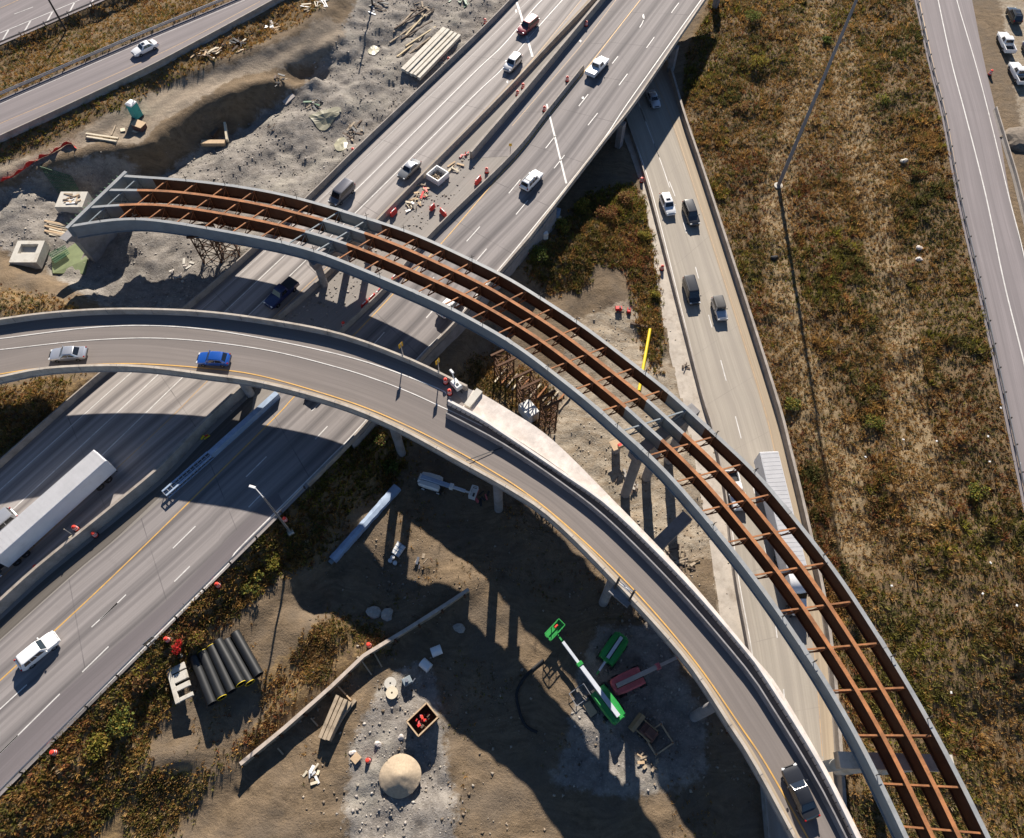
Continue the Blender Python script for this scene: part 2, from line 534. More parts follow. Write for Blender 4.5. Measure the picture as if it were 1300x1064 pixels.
FAR_R = [(1345, -25), (1355, 5), (1372, 79), (1388, 147), (1405, 250), (1428, 365), (1452, 490), (1480, 645), (1510, 800)]
UP_L = [(-70, 158), (0, 126), (132, 69), (200, 40), (294, 1), (350, -24)]
UP_R = [(-70, 213), (0, 179), (100, 133), (190, 90), (262, 52), (330, 15), (400, -24)]
TOP_R = [(-70, 85), (0, 57), (70, 27), (140, -3), (200, -30)]
TOP_L = [(-130, 20), (-60, -10), (0, -40), (60, -70), (120, -100)]
N_EDGE = [(-70, 413), (0, 403), (51, 396), (114, 391), (178, 390), (254, 393), (330, 402), (427, 420), (515, 451), (594, 488), (608, 494), (647, 517), (701, 554), (787, 639), (873, 729), (960, 832), (992, 872), (1052, 974), (1112, 1090)]
S_EDGE = [(-70, 494), (0, 480), (51, 470), (114, 466), (178, 467), (254, 476), (330, 487), (427, 513), (503, 544), (579, 585), (655, 628), (701, 661), (769, 728), (866, 835), (924, 921), (957, 973), (1020, 1090)]
PARAPET = [(569, 508), (610, 530), (648, 555), (713, 599), (777, 645), (866, 732), (949, 827), (980, 871), (1044, 974), (1102, 1090)]
ST_N = [(155, 223), (240, 229), (317, 239), (376, 251), (452, 273), (528, 298), (617, 339), (655, 359), (739, 413), (802, 461), (845, 494), (891, 536), (941, 582), (966, 607), (1014, 665), (1064, 730), (1122, 819), (1163, 887), (1211, 975), (1270, 1095)]
ST_S = [(88, 287), (150, 278), (203, 280), (327, 301), (401, 319), (477, 349), (553, 382), (602, 407), (655, 438), (706, 476), (750, 511), (790, 547), (853, 607), (955, 730), (1033, 842), (1072, 906), (1105, 967), (1160, 1083)]
ZT = 3.0                                           # road in the top-left corner

# ------------------------------------------------------------------ terrain
CTRL = []
def ctl(lst, z, step=3.0, dz=None):
    P = pts(lst, z)
    if len(P) > 1:
        P = resample(P, max(2, int(chain(P)[-1] / step)), False)
    for p in P:
        CTRL.append((p.x, p.y, z if dz is None else z + dz))
ctl(NW_BAR, 0.0)
ctl(SE_EDGE[8:], -0.1)
ctl([(a + 4, b + 4) for a, b in SE_EDGE[4:7]], -2.4)
ctl([(470, 546), (455, 560)], -1.5)
ctl([(600, 205), (330, 470), (60, 735)], 0.0)
for L in (LOW_L, LOW_R):
    ctl(L, ZL)
ctl([(a + 8, b) for a, b in LOW_R[4:]], ZL, dz=0.6)
ctl(FAR_L, ZF)
ctl(FAR_R, ZF, 6)
ctl([(a - 10, b) for a, b in FAR_L], ZF, dz=-0.7)
ctl([(a - 75, b) for a, b in FAR_L], -2.6)
ctl([(1040, 0), (1080, 250), (1150, 500), (1200, 800)], -4.2)
ctl([(960, 100), (990, 300), (1040, 560), (1100, 800), (1150, 1060)], -5.6)
ctl(UP_L, ZU)
ctl(UP_R, ZU)
ctl(TOP_R, ZT)
ctl(TOP_L, ZT)
ctl([(0, 75), (150, 15), (230, -20)], 1.6)                       # ditch between the two
ctl([(0, 215), (60, 190), (150, 130)], 3.6)   # haul road
ctl([(225, 92), (262, 80), (300, 68), (345, 52), (395, 24), (435, -12)], 3.9, 2)
ctl([(205, 118), (250, 108), (305, 92), (358, 74), (412, 48), (462, -8)], 2.3, 2)
ctl([(0, 238), (60, 205), (120, 185), (185, 182), (205, 160), (250, 125), (320, 103), (392, 88)], 3.3, 1.2)
ctl([(20, 268), (60, 250), (110, 250), (165, 240), (225, 214), (262, 192), (305, 170), (360, 136), (412, 102)], -2.0, 1.2)  # foot of the bank
ctl([(440, 60), (470, 20), (520, -10)], 1.2)
ctl([(420, 140), (440, 90), (480, 60), (560, 40), (620, -20)], 0.5)
ctl([(420, 180), (330, 220), (300, 290), (230, 330), (180, 340)], -0.8)
ctl([(90, 300), (60, 350), (130, 350), (170, 380)], -1.2)
ctl([(0, 270), (30, 300)], 0.4)
ctl([(0, 352), (40, 350), (80, 372)], 1.4)
ctl([(0, 390), (50, 385), (95, 388)], 2.4)
ctl([(0, 500), (60, 500), (100, 490)], 1.5)
ctl([(0, 560), (60, 545)], 0.6)
# construction yard below the highway
ctl([(470, 640), (430, 720), (400, 760)], -6.2)
ctl([(500, 600), (560, 560), (600, 500), (640, 460)], -6.2)
ctl([(620, 440), (660, 400), (690, 380)], -5.8)
ctl([(745, 400), (800, 400), (840, 520), (870, 640), (760, 620), (700, 540), (730, 480)], -6.8)
ctl([(815, 250), (838, 392), (860, 490), (893, 650)], ZL, 2)
ctl([(700, 330), (745, 290)], -4.5)
ctl([(775, 268), (790, 250)], -5.6)
ctl([(720, 370), (760, 360)], -6.2)
ctl([(550, 640), (640, 720), (740, 780), (640, 820), (560, 760), (480, 720), (700, 900), (620, 980), (560, 900), (850, 900), (800, 960), (900, 960), (900, 860), (700, 1060), (860, 1060)], -6.4)
ctl([(606, 764), (506, 822), (405, 897), (314, 976), (254, 1032)], -6.2, 1.0)      # below the plank wall
ctl([(592, 738), (496, 800), (396, 872), (300, 956), (240, 1010)], -4.6, 1.0)      # above it
ctl([(330, 860), (300, 900), (260, 900), (350, 800), (420, 800)], -3.7)
ctl([(200, 900), (180, 980), (230, 960)], -2.2)
ctl([(395, 700), (420, 660), (350, 740), (300, 790)], -3.0)
ctl([(690, 215), (740, 235), (780, 200), (730, 190), (780, 150)], -6.6, 2)
ctl([(-60, 1300), (650, 1300), (1300, 1300)], -6.0)
ctl([(1070, 600), (1100, 1000)], -5.2)
CT = np.array(CTRL)
def vnoise(x, y, s, seed):
    r = np.random.default_rng(seed).random((256, 256))
    x, y = x / s + 1000, y / s + 1000
    xi, yi = np.floor(x).astype(int), np.floor(y).astype(int)
    fx, fy = x - xi, y - yi
    fx, fy = fx * fx * (3 - 2 * fx), fy * fy * (3 - 2 * fy)
    g = lambda i, j: r[i % 256, j % 256]
    return (g(xi, yi) * (1 - fx) + g(xi + 1, yi) * fx) * (1 - fy) + (g(xi, yi + 1) * (1 - fx) + g(xi + 1, yi + 1) * fx) * fy
def fbm(x, y, s, seed, oct=4):
    t, a, w = 0, 1, 0
    for k in range(oct):
        t = t + a * vnoise(x, y, s / 2 ** k, seed + k)
        w += a
        a *= 0.55
    return t / w
def inside(px, py, poly):
    r = np.zeros(px.shape, bool)
    n = len(poly)
    for i in range(n):
        x1, y1 = poly[i]
        x2, y2 = poly[(i + 1) % n]
        cond = (y1 > py) != (y2 > py)
        with np.errstate(divide='ignore', invalid='ignore'):
            r ^= cond & (px < (x2 - x1) * (py - y1) / (y2 - y1 + 1e-12) + x1)
    return r
def wpoly(A, B, z):
    """plan polygon between two pixel lines at height z"""
    return [(p.x, p.y) for p in pts(A, z)] + [(p.x, p.y) for p in reversed(pts(B, z))]
ST = 0.55
gx = np.concatenate([[-4000, -1200, -500, -260, -180], np.arange(-136, 137, ST), [180, 260, 500, 1200, 4000]])
gy = np.concatenate([[-4000, -1200, -400, -120, -50], np.arange(-24, 176, ST), [220, 300, 600, 1500, 5000]])
GX, GY = np.meshgrid(gx, gy)
ZZ = np.zeros_like(GX)
cx, cy, cz = CT[:, 0], CT[:, 1], CT[:, 2]
fx_, fy_ = GX.ravel(), GY.ravel()
zz = np.empty_like(fx_)
for i in range(0, len(fx_), 6000):
    d2 = (fx_[i:i + 6000, None] - cx) ** 2 + (fy_[i:i + 6000, None] - cy) ** 2 + 0.6
    w = d2 ** -1.5
    zz[i:i + 6000] = (w * cz).sum(1) / w.sum(1)
ZZ = zz.reshape(GX.shape)

def blur(a, n):
    for _ in range(n):
        a = np.pad(a, 1, mode='edge')
        a = (a[1:-1, 1:-1] * 2 + a[:-2, 1:-1] + a[2:, 1:-1] + a[1:-1, :-2] + a[1:-1, 2:]) / 6
    return a
ZZ = blur(ZZ, 5)
PU, PV = proj(GX, GY, ZZ)
PU = np.where((GY > -40) & (GY < 200), PU, -9e3)
def blur(a, n):
    for _ in range(n):
        a = np.pad(a, 1, mode='edge')
        a = (a[1:-1, 1:-1] * 2 + a[:-2, 1:-1] + a[2:, 1:-1] + a[1:-1, :-2] + a[1:-1, 2:]) / 6
    return a
def mask(polys, n=2):
    m = np.zeros(GX.shape, bool)
    for p in polys:
        m |= inside(PU, PV, p)
    return blur(m.astype(float), n)
FIELD = [(912, -25), (872, 60), (866, 130), (905, 250), (985, 495), (1030, 670), (1062, 850), (1074, 980), (1080, 1100), (1400, 1100), (1340, 800), (1299, 648), (1214, 252), (1178, 82), (1155, -30)]
TRI = [(664, 345), (745, 247), (800, 232), (817, 255), (832, 330), (842, 420), (835, 480), (812, 430), (800, 350), (760, 330), (738, 370), (700, 372)]
SLOPE = [(475, 545), (520, 555), (505, 615), (455, 640), (400, 712), (350, 730), (262, 815), (225, 870), (170, 985), (90, 1100), (-40, 1100), (30, 984), (300, 713), (372, 642), (424, 590)]
STRIP = [(500, 830), (480, 800), (420, 780), (330, 860), (345, 905), (285, 960), (200, 1090), (60, 1100), (170, 985), (240, 985), (310, 960), (400, 880)]
UPA = [(-40, 76), (0, 60), (142, -4), (205, -35), (345, -25), (292, 0), (130, 67), (-40, 140)]
UPB = [(-60, 212), (0, 184), (190, 95), (330, 22), (400, -20), (440, -20), (395, 20), (330, 55), (262, 80), (190, 118), (100, 160), (-40, 225)]
MOUND = [(-20, 360), (40, 372), (100, 385), (100, 396), (-20, 402)]
MOUND2 = [(-20, 500), (60, 480), (125, 484), (60, 545), (-20, 590)]
UNDER = [(560, 480), (640, 440), (705, 500), (700, 545), (640, 512)]
m_grass = mask([FIELD, TRI, SLOPE, UPA, UPB], 6)
m_half = mask([STRIP, MOUND, MOUND2, UNDER], 10)
m_grey = mask([[(-40, 300), (-40, 258), (30, 232), (60, 215), (100, 200), (180, 200), (165, 245), (230, 205), (310, 160), (360, 128), (400, 95), (425, 50), (470, -25), (680, -25), (600, 60), (400, 252), (327, 320), (241, 395), (130, 392), (60, 340)],
               [(440, 1000), (445, 945), (478, 880), (508, 848), (535, 838), (556, 860), (552, 890), (560, 930), (575, 990), (580, 1090), (440, 1090)],
               [(760, 790), (840, 790), (885, 900), (900, 985), (800, 1010), (700, 1000), (740, 850)]], 9)
m_tan = mask([[(-40, 222), (60, 190), (180, 118), (300, 80), (420, 20), (440, 45), (400, 82), (300, 98), (205, 155), (180, 182), (120, 180), (60, 205), (-40, 250)],], 8)
m_pale = mask([[(740, 402), (800, 382), (835, 430), (858, 490), (900, 700), (860, 720), (830, 690), (700, 560), (690, 500)],
               [(810, 242), (840, 300), (845, 395), (900, 700), (920, 850), (950, 850), (905, 600), (822, 240)],
               [(1262, -25), (1275, 60), (1290, 150), (1310, 260), (1420, 260), (1400, -25)]], 5)
def line_dist(x, y, P):
    d = np.full(x.shape, 1e9)
    for a, b in zip(P, P[1:]):
        ex, ey = b.x - a.x, b.y - a.y
        q = np.clip(((x - a.x) * ex + (y - a.y) * ey) / (ex * ex + ey * ey), 0, 1)
        d = np.minimum(d, np.hypot(x - a.x - q * ex, y - a.y - q * ey))
    return d
TRAILS = [pts(l, z) for l, z in (([(1040, -20), (1030, 60), (1022, 120), (1000, 190), (985, 240)], -5), ([(1068, 60), (1075, 150), (1102, 230), (1118, 330), (1140, 430), (1150, 520), (1170, 640)], -4.3), ([(985, 250), (990, 330), (1010, 430), (1035, 500), (1080, 590)], -5.2), ([(1020, 520), (1070, 600), (1090, 700)], -5.4))]
m_trail = np.clip(1.5 - np.min([line_dist(GX, GY, P) for P in TRAILS], 0) / 2.2, 0, 1)
rough = fbm(GX, GY, 5.0, 3, 5) - 0.5
fine = fbm(GX, GY, 1.6, 9, 3) - 0.5
yard = (PV > 560) & (PU > 250) & (PU < 960)
inner_ok = (GX > -130) & (GX < 130) & (GY > -20) & (GY < 170)
slope_ = np.hypot(*np.gradient(ZZ, ST))
amp = 0.35 + 0.15 * yard + 0.9 * np.clip(slope_ - .25, 0, .8) * inner_ok + 0.9 * m_grey + 0.5 * m_pale - 0.15 * m_tan + 0.5 * m_grass
rut = np.sin((GX * 0.82 - GY * 0.57) * 1.9 + 4 * rough) * 0.10 * (m_tan + 0.6 * m_grey + 0.7 * yard * (m_grass < .3))
ZZ = ZZ + rough * amp * 1.3 + fine * amp * 0.75 + rut
# waves of dumped soil beside the field track and the ditch shadow
# keep the ground under every road surface
def carve(poly, z, grow=0):
    m = inside(GX, GY, poly)
    if grow:
        m = blur(m.astype(float), grow) > 0.02
    return m
hw = carve(wpoly(NW_BAR, SE_EDGE, 0.0), 0.0, 1)
lo = carve(wpoly(LOW_L, LOW_R, ZL), ZL, 1)
ZZ = np.where(hw & ~lo, np.minimum(ZZ, -0.25), ZZ)
over = hw & (PU > 600) & (PV < 215) & inside(GX, GY, wpoly([(650, 200), (740, 88), (812, 0), (828, -20)], [(700, 268), (766, 183), (811, 125), (896, 0), (912, -20)], 0.0))
ZZ = np.where(over, np.minimum(ZZ, -5.5), ZZ)
ZZ = np.where(lo, ZL - 0.12, ZZ)
for A, B, z in ((FAR_L, FAR_R, ZF), (UP_L, UP_R, ZU), (TOP_L, TOP_R, ZT)):
    ZZ = np.where(carve(wpoly(A, B, z), z, 1), z - 0.14, ZZ)
ap = carve(wpoly(APRON_L, [(795, 155)] + LOW_L[3:10], ZL), ZL, 0)
ZZ = np.where(ap & ~lo, ZL - 0.1, ZZ)
def gz(x, y):
    i = int(np.clip(np.searchsorted(gx, x) - 1, 0, len(gx) - 2))
    j = int(np.clip(np.searchsorted(gy, y) - 1, 0, len(gy) - 2))
    fx = (x - gx[i]) / (gx[i + 1] - gx[i])
    fy = (y - gy[j]) / (gy[j + 1] - gy[j])
    return float((ZZ[j, i] * (1 - fx) + ZZ[j, i + 1] * fx) * (1 - fy) + (ZZ[j + 1, i] * (1 - fx) + ZZ[j + 1, i + 1] * fx) * fy)
def on(u, v, lift=0.0):
    """the ground point seen at photo pixel (u, v)"""
    z = -3.0
    for _ in range(12):
        p = at(u, v, z)
        z = 0.5 * z + 0.5 * gz(p.x, p.y)
    p = at(u, v, z)
    p.z = gz(p.x, p.y) + lift
    return p
nx, ny = len(gx), len(gy)
me = bpy.data.meshes.new("ground")
me.vertices.add(nx * ny)
me.vertices.foreach_set('co', np.stack([GX, GY, ZZ], -1).astype(np.float32).ravel())
a = (np.arange(ny - 1)[:, None] * nx + np.arange(nx - 1)[None, :]).ravel()
quads = np.stack([a, a + 1, a + nx + 1, a + nx], -1).astype(np.int32)
me.loops.add(quads.size)
me.loops.foreach_set('vertex_index', quads.ravel())
me.polygons.add(len(quads))
me.polygons.foreach_set('loop_start', np.arange(0, quads.size, 4, dtype=np.int32))
me.polygons.foreach_set('use_smooth', np.ones(len(quads), bool))
me.update(calc_edges=True)
for nm, arr in (('zone', np.stack([m_grass, m_half, m_grey, m_tan], -1)), ('zone_pale', np.stack([m_pale, m_trail, m_pale, m_pale], -1))):
    at_ = me.color_attributes.new(nm, 'FLOAT_COLOR', 'POINT')
    at_.data.foreach_set('color', arr.astype(np.float32).ravel())
m, t, b = new_mat('ground_soil')
geo = N(t, 'ShaderNodeNewGeometry')
pos = geo.outputs['Position']
big = noise_n(t, pos, 0.16, 6, 0.65)
mid = noise_n(t, pos, 0.9, 6, 0.7)
sml = noise_n(t, pos, 4.0, 5, 0.75)
vor = N(t, 'ShaderNodeTexVoronoi')
vor.inputs['Scale'].default_value = 2.6
t.links.new(pos, vor.inputs['Vector'])
zone = N(t, 'ShaderNodeAttribute', attribute_name='zone')
zs = N(t, 'ShaderNodeSeparateColor')
t.links.new(zone.outputs['Color'], zs.inputs[0])
def edge(sock, k=1.3):
    return ramp(t, math_n(t, 'ADD', sock, math_n(t, 'MULTIPLY', math_n(t, 'SUBTRACT', math_n(t, 'ADD', math_n(t, 'MULTIPLY', mid, 0.6), math_n(t, 'MULTIPLY', big, 0.6)), 0.6), k * 1.5)), 0.35, 0.65)
def streaks(ang, sx, sy):
    mp = N(t, 'ShaderNodeMapping')
    mp.inputs['Rotation'].default_value = (0, 0, ang)
    mp.inputs['Scale'].default_value = (sx, sy, 1)
    wv = N(t, 'ShaderNodeVectorMath', operation='ADD')
    wn = N(t, 'ShaderNodeTexNoise')
    wn.inputs['Scale'].default_value = 0.12
    t.links.new(pos, wn.inputs['Vector'])
    sc = N(t, 'ShaderNodeVectorMath', operation='SCALE')
    sc.inputs['Scale'].default_value = 9.0
    t.links.new(wn.outputs['Color'], sc.inputs[0])
    t.links.new(pos, wv.inputs[0])
    t.links.new(sc.outputs[0], wv.inputs[1])
    t.links.new(wv.outputs[0], mp.inputs[0])
    return noise_n(t, mp.outputs[0], 1.0, 4, 0.6)
tr1, tr2 = streaks(0.55, 0.16, 1.7), streaks(-0.9, 0.14, 1.5)
dirt = mixc(t, ramp(t, mid, 0.3, 0.7), (0.125, 0.09, 0.055), (0.22, 0.16, 0.10))
dirt = mixc(t, ramp(t, tr1, 0.42, 0.62, 0, 0.55), dirt, (0.26, 0.19, 0.122))
dirt = mixc(t, ramp(t, tr2, 0.5, 0.66, 0, 0.5), dirt, (0.10, 0.075, 0.05))
dirt = mixc(t, ramp(t, big, 0.45, 0.65, 0, 0.7), dirt, (0.15, 0.12, 0.09))
grey = mixc(t, ramp(t, mid, 0.32, 0.68), (0.165, 0.145, 0.125), (0.335, 0.305, 0.27))
grey = mixc(t, ramp(t, big, 0.5, 0.66, 0, 0.6), grey, (0.38, 0.35, 0.29))
grey = mixc(t, ramp(t, tr1, 0.48, 0.66, 0, 0.6), grey, (0.2, 0.18, 0.16))
grey = mixc(t, ramp(t, vor.outputs['Distance'], 0.05, 0.32, 0.55, 0), grey, (0.43, 0.4, 0.36))
tan = mixc(t, ramp(t, mid, 0.3, 0.7), (0.25, 0.20, 0.15), (0.35, 0.29, 0.22))
tan = mixc(t, ramp(t, tr1, 0.45, 0.62, 0, 0.6), tan, (0.2, 0.165, 0.125))
pale = mixc(t, ramp(t, mid, 0.3, 0.72), (0.25, 0.205, 0.15), (0.42, 0.36, 0.28))
pale = mixc(t, ramp(t, tr2, 0.45, 0.62, 0, 0.6), pale, (0.24, 0.175, 0.11))
pale = mixc(t, ramp(t, vor.outputs['Distance'], 0.04, 0.3, 0.5, 0), pale, (0.5, 0.45, 0.37))
turf = mixc(t, ramp(t, mid, 0.3, 0.7), (0.115, 0.08, 0.043), (0.235, 0.16, 0.085))
half = mixc(t, ramp(t, mid, 0.38, 0.62), (0.11, 0.075, 0.045), (0.3, 0.205, 0.1))
c = mixc(t, edge(zs.outputs['Blue']), dirt, grey)
c = mixc(t, edge(zone.outputs['Alpha']), c, tan)
zp = N(t, 'ShaderNodeAttribute', attribute_name='zone_pale')
zps = N(t, 'ShaderNodeSeparateColor')
t.links.new(zp.outputs['Color'], zps.inputs[0])
c = mixc(t, edge(zps.outputs['Red']), c, pale)
c = mixc(t, edge(zs.outputs['Green']), c, half)
c = mixc(t, edge(zs.outputs['Red']), c, turf)
c = mixc(t, math_n(t, 'MULTIPLY', edge(zps.outputs['Green'], 0.8), 0.8), c, mixc(t, ramp(t, mid, 0.3, 0.7), (0.20, 0.145, 0.08), (0.37, 0.28, 0.165)))
c = mixc(t, ramp(t, sml, 0.3, 0.7, 0.0, 0.5), c, mixc(t, 0.5, c, (0.03, 0.025, 0.02)))
t.links.new(c, b.inputs['Base Color'])
b.inputs['Roughness'].default_value = 0.95
b.inputs['Specular IOR Level'].default_value = 0.15
bump(t, b, math_n(t, 'ADD', math_n(t, 'MULTIPLY', mid, 0.6), math_n(t, 'MULTIPLY', sml, 0.5)), 0.9, 0.28)
me.materials.append(m)
ground = bpy.data.objects.new("ground", me)
COL.objects.link(ground)
ground['kind'] = 'structure'

# ------------------------------------------------------------------ roads
lc_a, lc_b = pts(NW_BAR, 0), pts(MED_BAR + MED_WALL, 0)
ribbon('highway_road', lc_a, lc_b, 'pale_pavement', 140, across=8)
ribbon('highway_road', pts(R_LEFT, 0), pts(SE_EDGE, 0), 'worn_pavement', 140, across=8)
ribbon('median', pts(MED_BAR + MED_WALL, -0.01), pts([(833, -20), (817, 0), (745, 88), (655, 200), (546, 302), (494, 364), (437, 419), (356, 499)] + R_LEFT[8:], -0.01), 'median_gravel', 160, across=4)
ribbon('closed_lane_road', pts(CEN_WALL, 0.004), pts(R_LEFT[:3] + [(652, 198)], 0.004), 'worn_pavement', 50, across=4)
ribbon('lower_road', pts(LOW_L, ZL), pts(LOW_R, ZL), 'lower_pavement', 110, across=6)
ribbon('road_apron', pts(APRON_L, ZL - 0.03), pts([(795, 155)] + LOW_L[3:10], ZL - 0.03), 'concrete', 60, across=3)
ribbon('far_road', pts(FAR_L, ZF), pts([(a + 68 + max(0, 260 - b) * 0.02, b) for a, b in FAR_L], ZF), 'grey_asphalt', 90, across=6)
ribbon('upper_ramp_road', pts(UP_L, ZU), pts(UP_R, ZU), 'grey_asphalt', 70, across=6)
ribbon('corner_road', pts(TOP_L, ZT), pts(TOP_R, ZT), 'grey_asphalt', 40, across=6)
w_, y_, f_, o_ = MB(), MB(), MB(), MB()
stripe(w_, pts([(714, -14), (687, 1), (640, 56), (600, 94), (452, 241), (366, 320), (300, 382), (196, 480), (126, 545), (0, 662), (-60, 718)], 0), 0.16)
stripe(w_, pts([(728, -14), (714, 0), (681, 37), (640, 85), (600, 123), (475, 247), (391, 328), (319, 397), (231, 480), (172, 537), (50, 655), (-60, 760)], 0), 0.16)
stripe(w_, pts([(215, 430), (159, 480), (126, 509), (19, 605), (-60, 676)], 0), 0.14)
stripe(f_, pts([(672, 0), (560, 108), (430, 232), (325, 330), (215, 430)], 0), 0.10)
stripe(o_, pts([(752, -14), (738, 0), (677, 75), (632, 124), (513, 247), (407, 347), (381, 371), (267, 480), (212, 535), (100, 640), (0, 735)], 0), 0.16)
stripe(y_, pts([(826, -16), (812, 1), (740, 93), (656, 199), (635, 222), (564, 305), (504, 368), (473, 401), (377, 500), (339, 540), (145, 730), (0, 864), (-40, 900)], 0), 0.17)
stripe(o_, pts([(797, -18), (782, 0), (740, 55), (688, 116), (650, 160)], 0.0), 0.12)
LC = [(851, -10), (838, 0), (820, 20), (805, 45), (718, 156), (672, 214), (617, 279), (520, 386), (430, 526 - 40), (330, 588), (239, 677), (136, 778), (20, 882), (-40, 938)]
LD = [(876, -12), (860, 6), (825, 55), (777, 120), (737, 171), (692, 228), (634, 297), (540, 405), (430, 526), (350, 609), (258, 702), (156, 803), (76, 881), (-40, 995)]
stripe(w_, pts(LC, 0), 0.15, dash=(3.1, 12.2, 2.0))
stripe(w_, pts(LD, 0), 0.15, dash=(3.1, 12.2, 8.0))
stripe(w_, pts([(76, 881), (0, 956), (-40, 995)], 0), 0.15)
stripe(w_, pts([(160, 755), (127, 787)], 0), 0.15)
stripe(w_, pts([(905, -20), (890, 0), (801, 125), (760, 185), (664, 305), (576, 408), (530, 455), (458, 541), (410, 590), (353, 647), (300, 700), (274, 732), (28, 975), (-60, 1064)], 0), 0.17)
# lower road
stripe(w_, pts([(797, 155), (828, 245), (889, 490), (906, 548), (924, 632), (937, 730), (955, 830), (968, 930)], ZL), 0.14)
stripe(w_, pts([(800, 100), (812, 134), (838, 203), (859, 255), (881, 332), (928, 507), (965, 660), (990, 836), (1000, 930)], ZL), 0.14, dash=(3.0, 9.5, 1.0))
stripe(w_, pts([(800, 100), (812, 134), (838, 203), (850, 238)], ZL), 0.13)
stripe(o_, pts([(830, 100), (852, 150), (884, 245), (962, 490), (985, 580), (1005, 668), (1024, 760), (1036, 850), (1044, 960)], ZL), 0.12)
# far right road
stripe(o_, pts([(a + 6, b) for a, b in FAR_L], ZF), 0.2)
stripe(w_, pts([(1186, -25), (1192, 5), (1208, 79), (1226, 147), (1251, 246), (1275, 360), (1301, 465), (1320, 560)], ZF), 0.2)
stripe(w_, pts([(1209, -25), (1216, 5), (1238, 79), (1256, 147), (1281, 250), (1300, 325), (1325, 450)], ZF), 0.17)
# upper left
stripe(f_, pts([(a + 3, b + 5) for a, b in UP_L], ZU), 0.14)
stripe(o_, pts([(-60, 184), (0, 157), (120, 106), (230, 55), (330, 2)], ZU), 0.14)
stripe(w_, pts([(-60, 66), (0, 42), (99, 1), (160, -25)], ZT), 0.16)
for k in range(5):
    u0 = 2 + 28 * k
    stripe(w_, [at(u0, 53 - 11.2 * k, ZT), at(u0 + 9, 38 - 11.8 * k, ZT)], 0.3, smooth=False)
stripe(w_, pts([(18, 18), (42, 9)], ZT), 0.15, smooth=False)
stripe(o_, pts([(-10, 15), (28, -2)], ZT), 0.15, smooth=False)
# bridge expansion joints and patched spots on the highway
stripe(w_, pts([(656, 3), (661, 18), (676, 72)], 0), 0.4, smooth=False)
stripe(w_, pts([(694, 132), (700, 156), (719, 233)], 0), 0.3, smooth=False)
for p in ((655, 14, .4, .7), (817, 21, .4, .9), (740, 124, .5, .4), (644, 104, .3, .4), (737, 52, .4, .4)):
    q = at(p[0], p[1], 0.018)
    w_.add([q + Vector((math.cos(k * .9) * .55 * p[2] * random.uniform(.7, 1.1), math.sin(k * .9) * p[3] * random.uniform(.7, 1.1), 0)) for k in range(7)], [tuple(range(7))])
for nm, mb, mt in (('road_markings', w_, 'white_paint'), ('road_markings', y_, 'yellow_paint'), ('road_markings', f_, 'faded_white_paint'), ('road_markings', o_, 'faded_yellow_paint')):
    o = mb.build(nm, mt)
    o['kind'] = 'structure'
ribbon('road_shoulder', pts([(a - 15, b) for a, b in LOW_R[3:]], ZL + .006), pts([(a - 1, b) for a, b in LOW_R[3:]], ZL + .006), 'sandy_shoulder', 80, across=2)
ribbon('road_shoulder', pts([(a - 8, b) for a, b in MED_BAR], .006), pts(MED_BAR, .006), 'sandy_shoulder', 60, across=2)
ribbon('median_trench_shade', pts([(a + 7, b + 6) for a, b in MED_WALL[1:]], .005), pts([(320, 520), (275, 568), (212, 622), (146, 684), (98, 724), (4, 808), (-56, 862)], .005), 'trench_shade_soil', 80, across=3)  # flat strip beside the wall, its shade painted into the colour
# patched asphalt overlay on the outer lane, dark strip
ribbon('road_patch', pts([(352, 624), (300, 674), (213, 761), (94, 866), (33, 925), (-40, 996)], 0.006), pts([(362, 644), (304, 702), (276, 729), (130, 875), (28, 977), (-40, 1046)], 0.006), 'patch_asphalt', 40, across=3)
# ------------------------------------------------------------------ bridges
def wb(mb, name, mats, root, smooth=None):
    o = mb.build(name, mats, root, smooth)
    o.location = -root.location
    return o
def loft(mb, secs, mi=0, cap=True):
    n = len(secs[0])
    o = len(mb.v)
    for s in secs:
        mb.v += [tuple(p) for p in s]
    for k in range(len(secs) - 1):
        for e in range(n):
            e2 = (e + 1) % n
            mb.f.append((o + k * n + e, o + k * n + e2, o + (k + 1) * n + e2, o + (k + 1) * n + e))
            mb.m.append(mi)
    if cap:
        mb.f.append(tuple(o + i for i in range(n)))
        mb.f.append(tuple(o + (len(secs) - 1) * n + i for i in range(n)))
        mb.m += [mi, mi]
def zed(p, z):
    return Vector((p.x, p.y, z))
def deck_loft(A, B, top, slab, depth, inset):
    """slab between two edges carried on an inset girder box"""
    mb = MB()
    secs = []
    for a, b in zip(A, B):
        d = (b - a)
        d.z = 0
        w = d.length
        d.normalize()
        i = min(inset, w * 0.3)
        secs.append([dn(a, top), dn(b, top), dn(b, top + slab), dn(b - d * i, top + slab + .05), dn(b - d * i, top + depth), dn(a + d * i, top + depth), dn(a + d * i, top + slab + .05), dn(a, top + slab)])
    loft(mb, secs)
    return mb
PARA = [(-0.02, 0), (-0.02, 0.12), (0.1, 0.3), (0.16, BH), (0.42, BH), (0.42, -0.35), (0, -0.35)]
def drape(P, dz=0.0, n=90):
    out = []
    for p in resample(P, n):
        best = None
        for a, b in zip(SEg, NE):
            ex, ey = b.x - a.x, b.y - a.y
            q = ((p.x - a.x) * ex + (p.y - a.y) * ey) / (ex * ex + ey * ey)
            d = math.hypot(a.x + ex * q - p.x, a.y + ey * q - p.y)
            if best is None or d < best[0]:
                best = (d, a.z + (b.z - a.z) * q)
        out.append(Vector((p.x, p.y, best[1] - BH + dz)))
    return out
def parapet_prof(h, side=1, base=0.45, top=0.26):
    b = (base - top) / 2
    return [(0, 0), (b, 0.25), (b + .02, h), (b + top, h), (base, 0.25), (base, 0)]

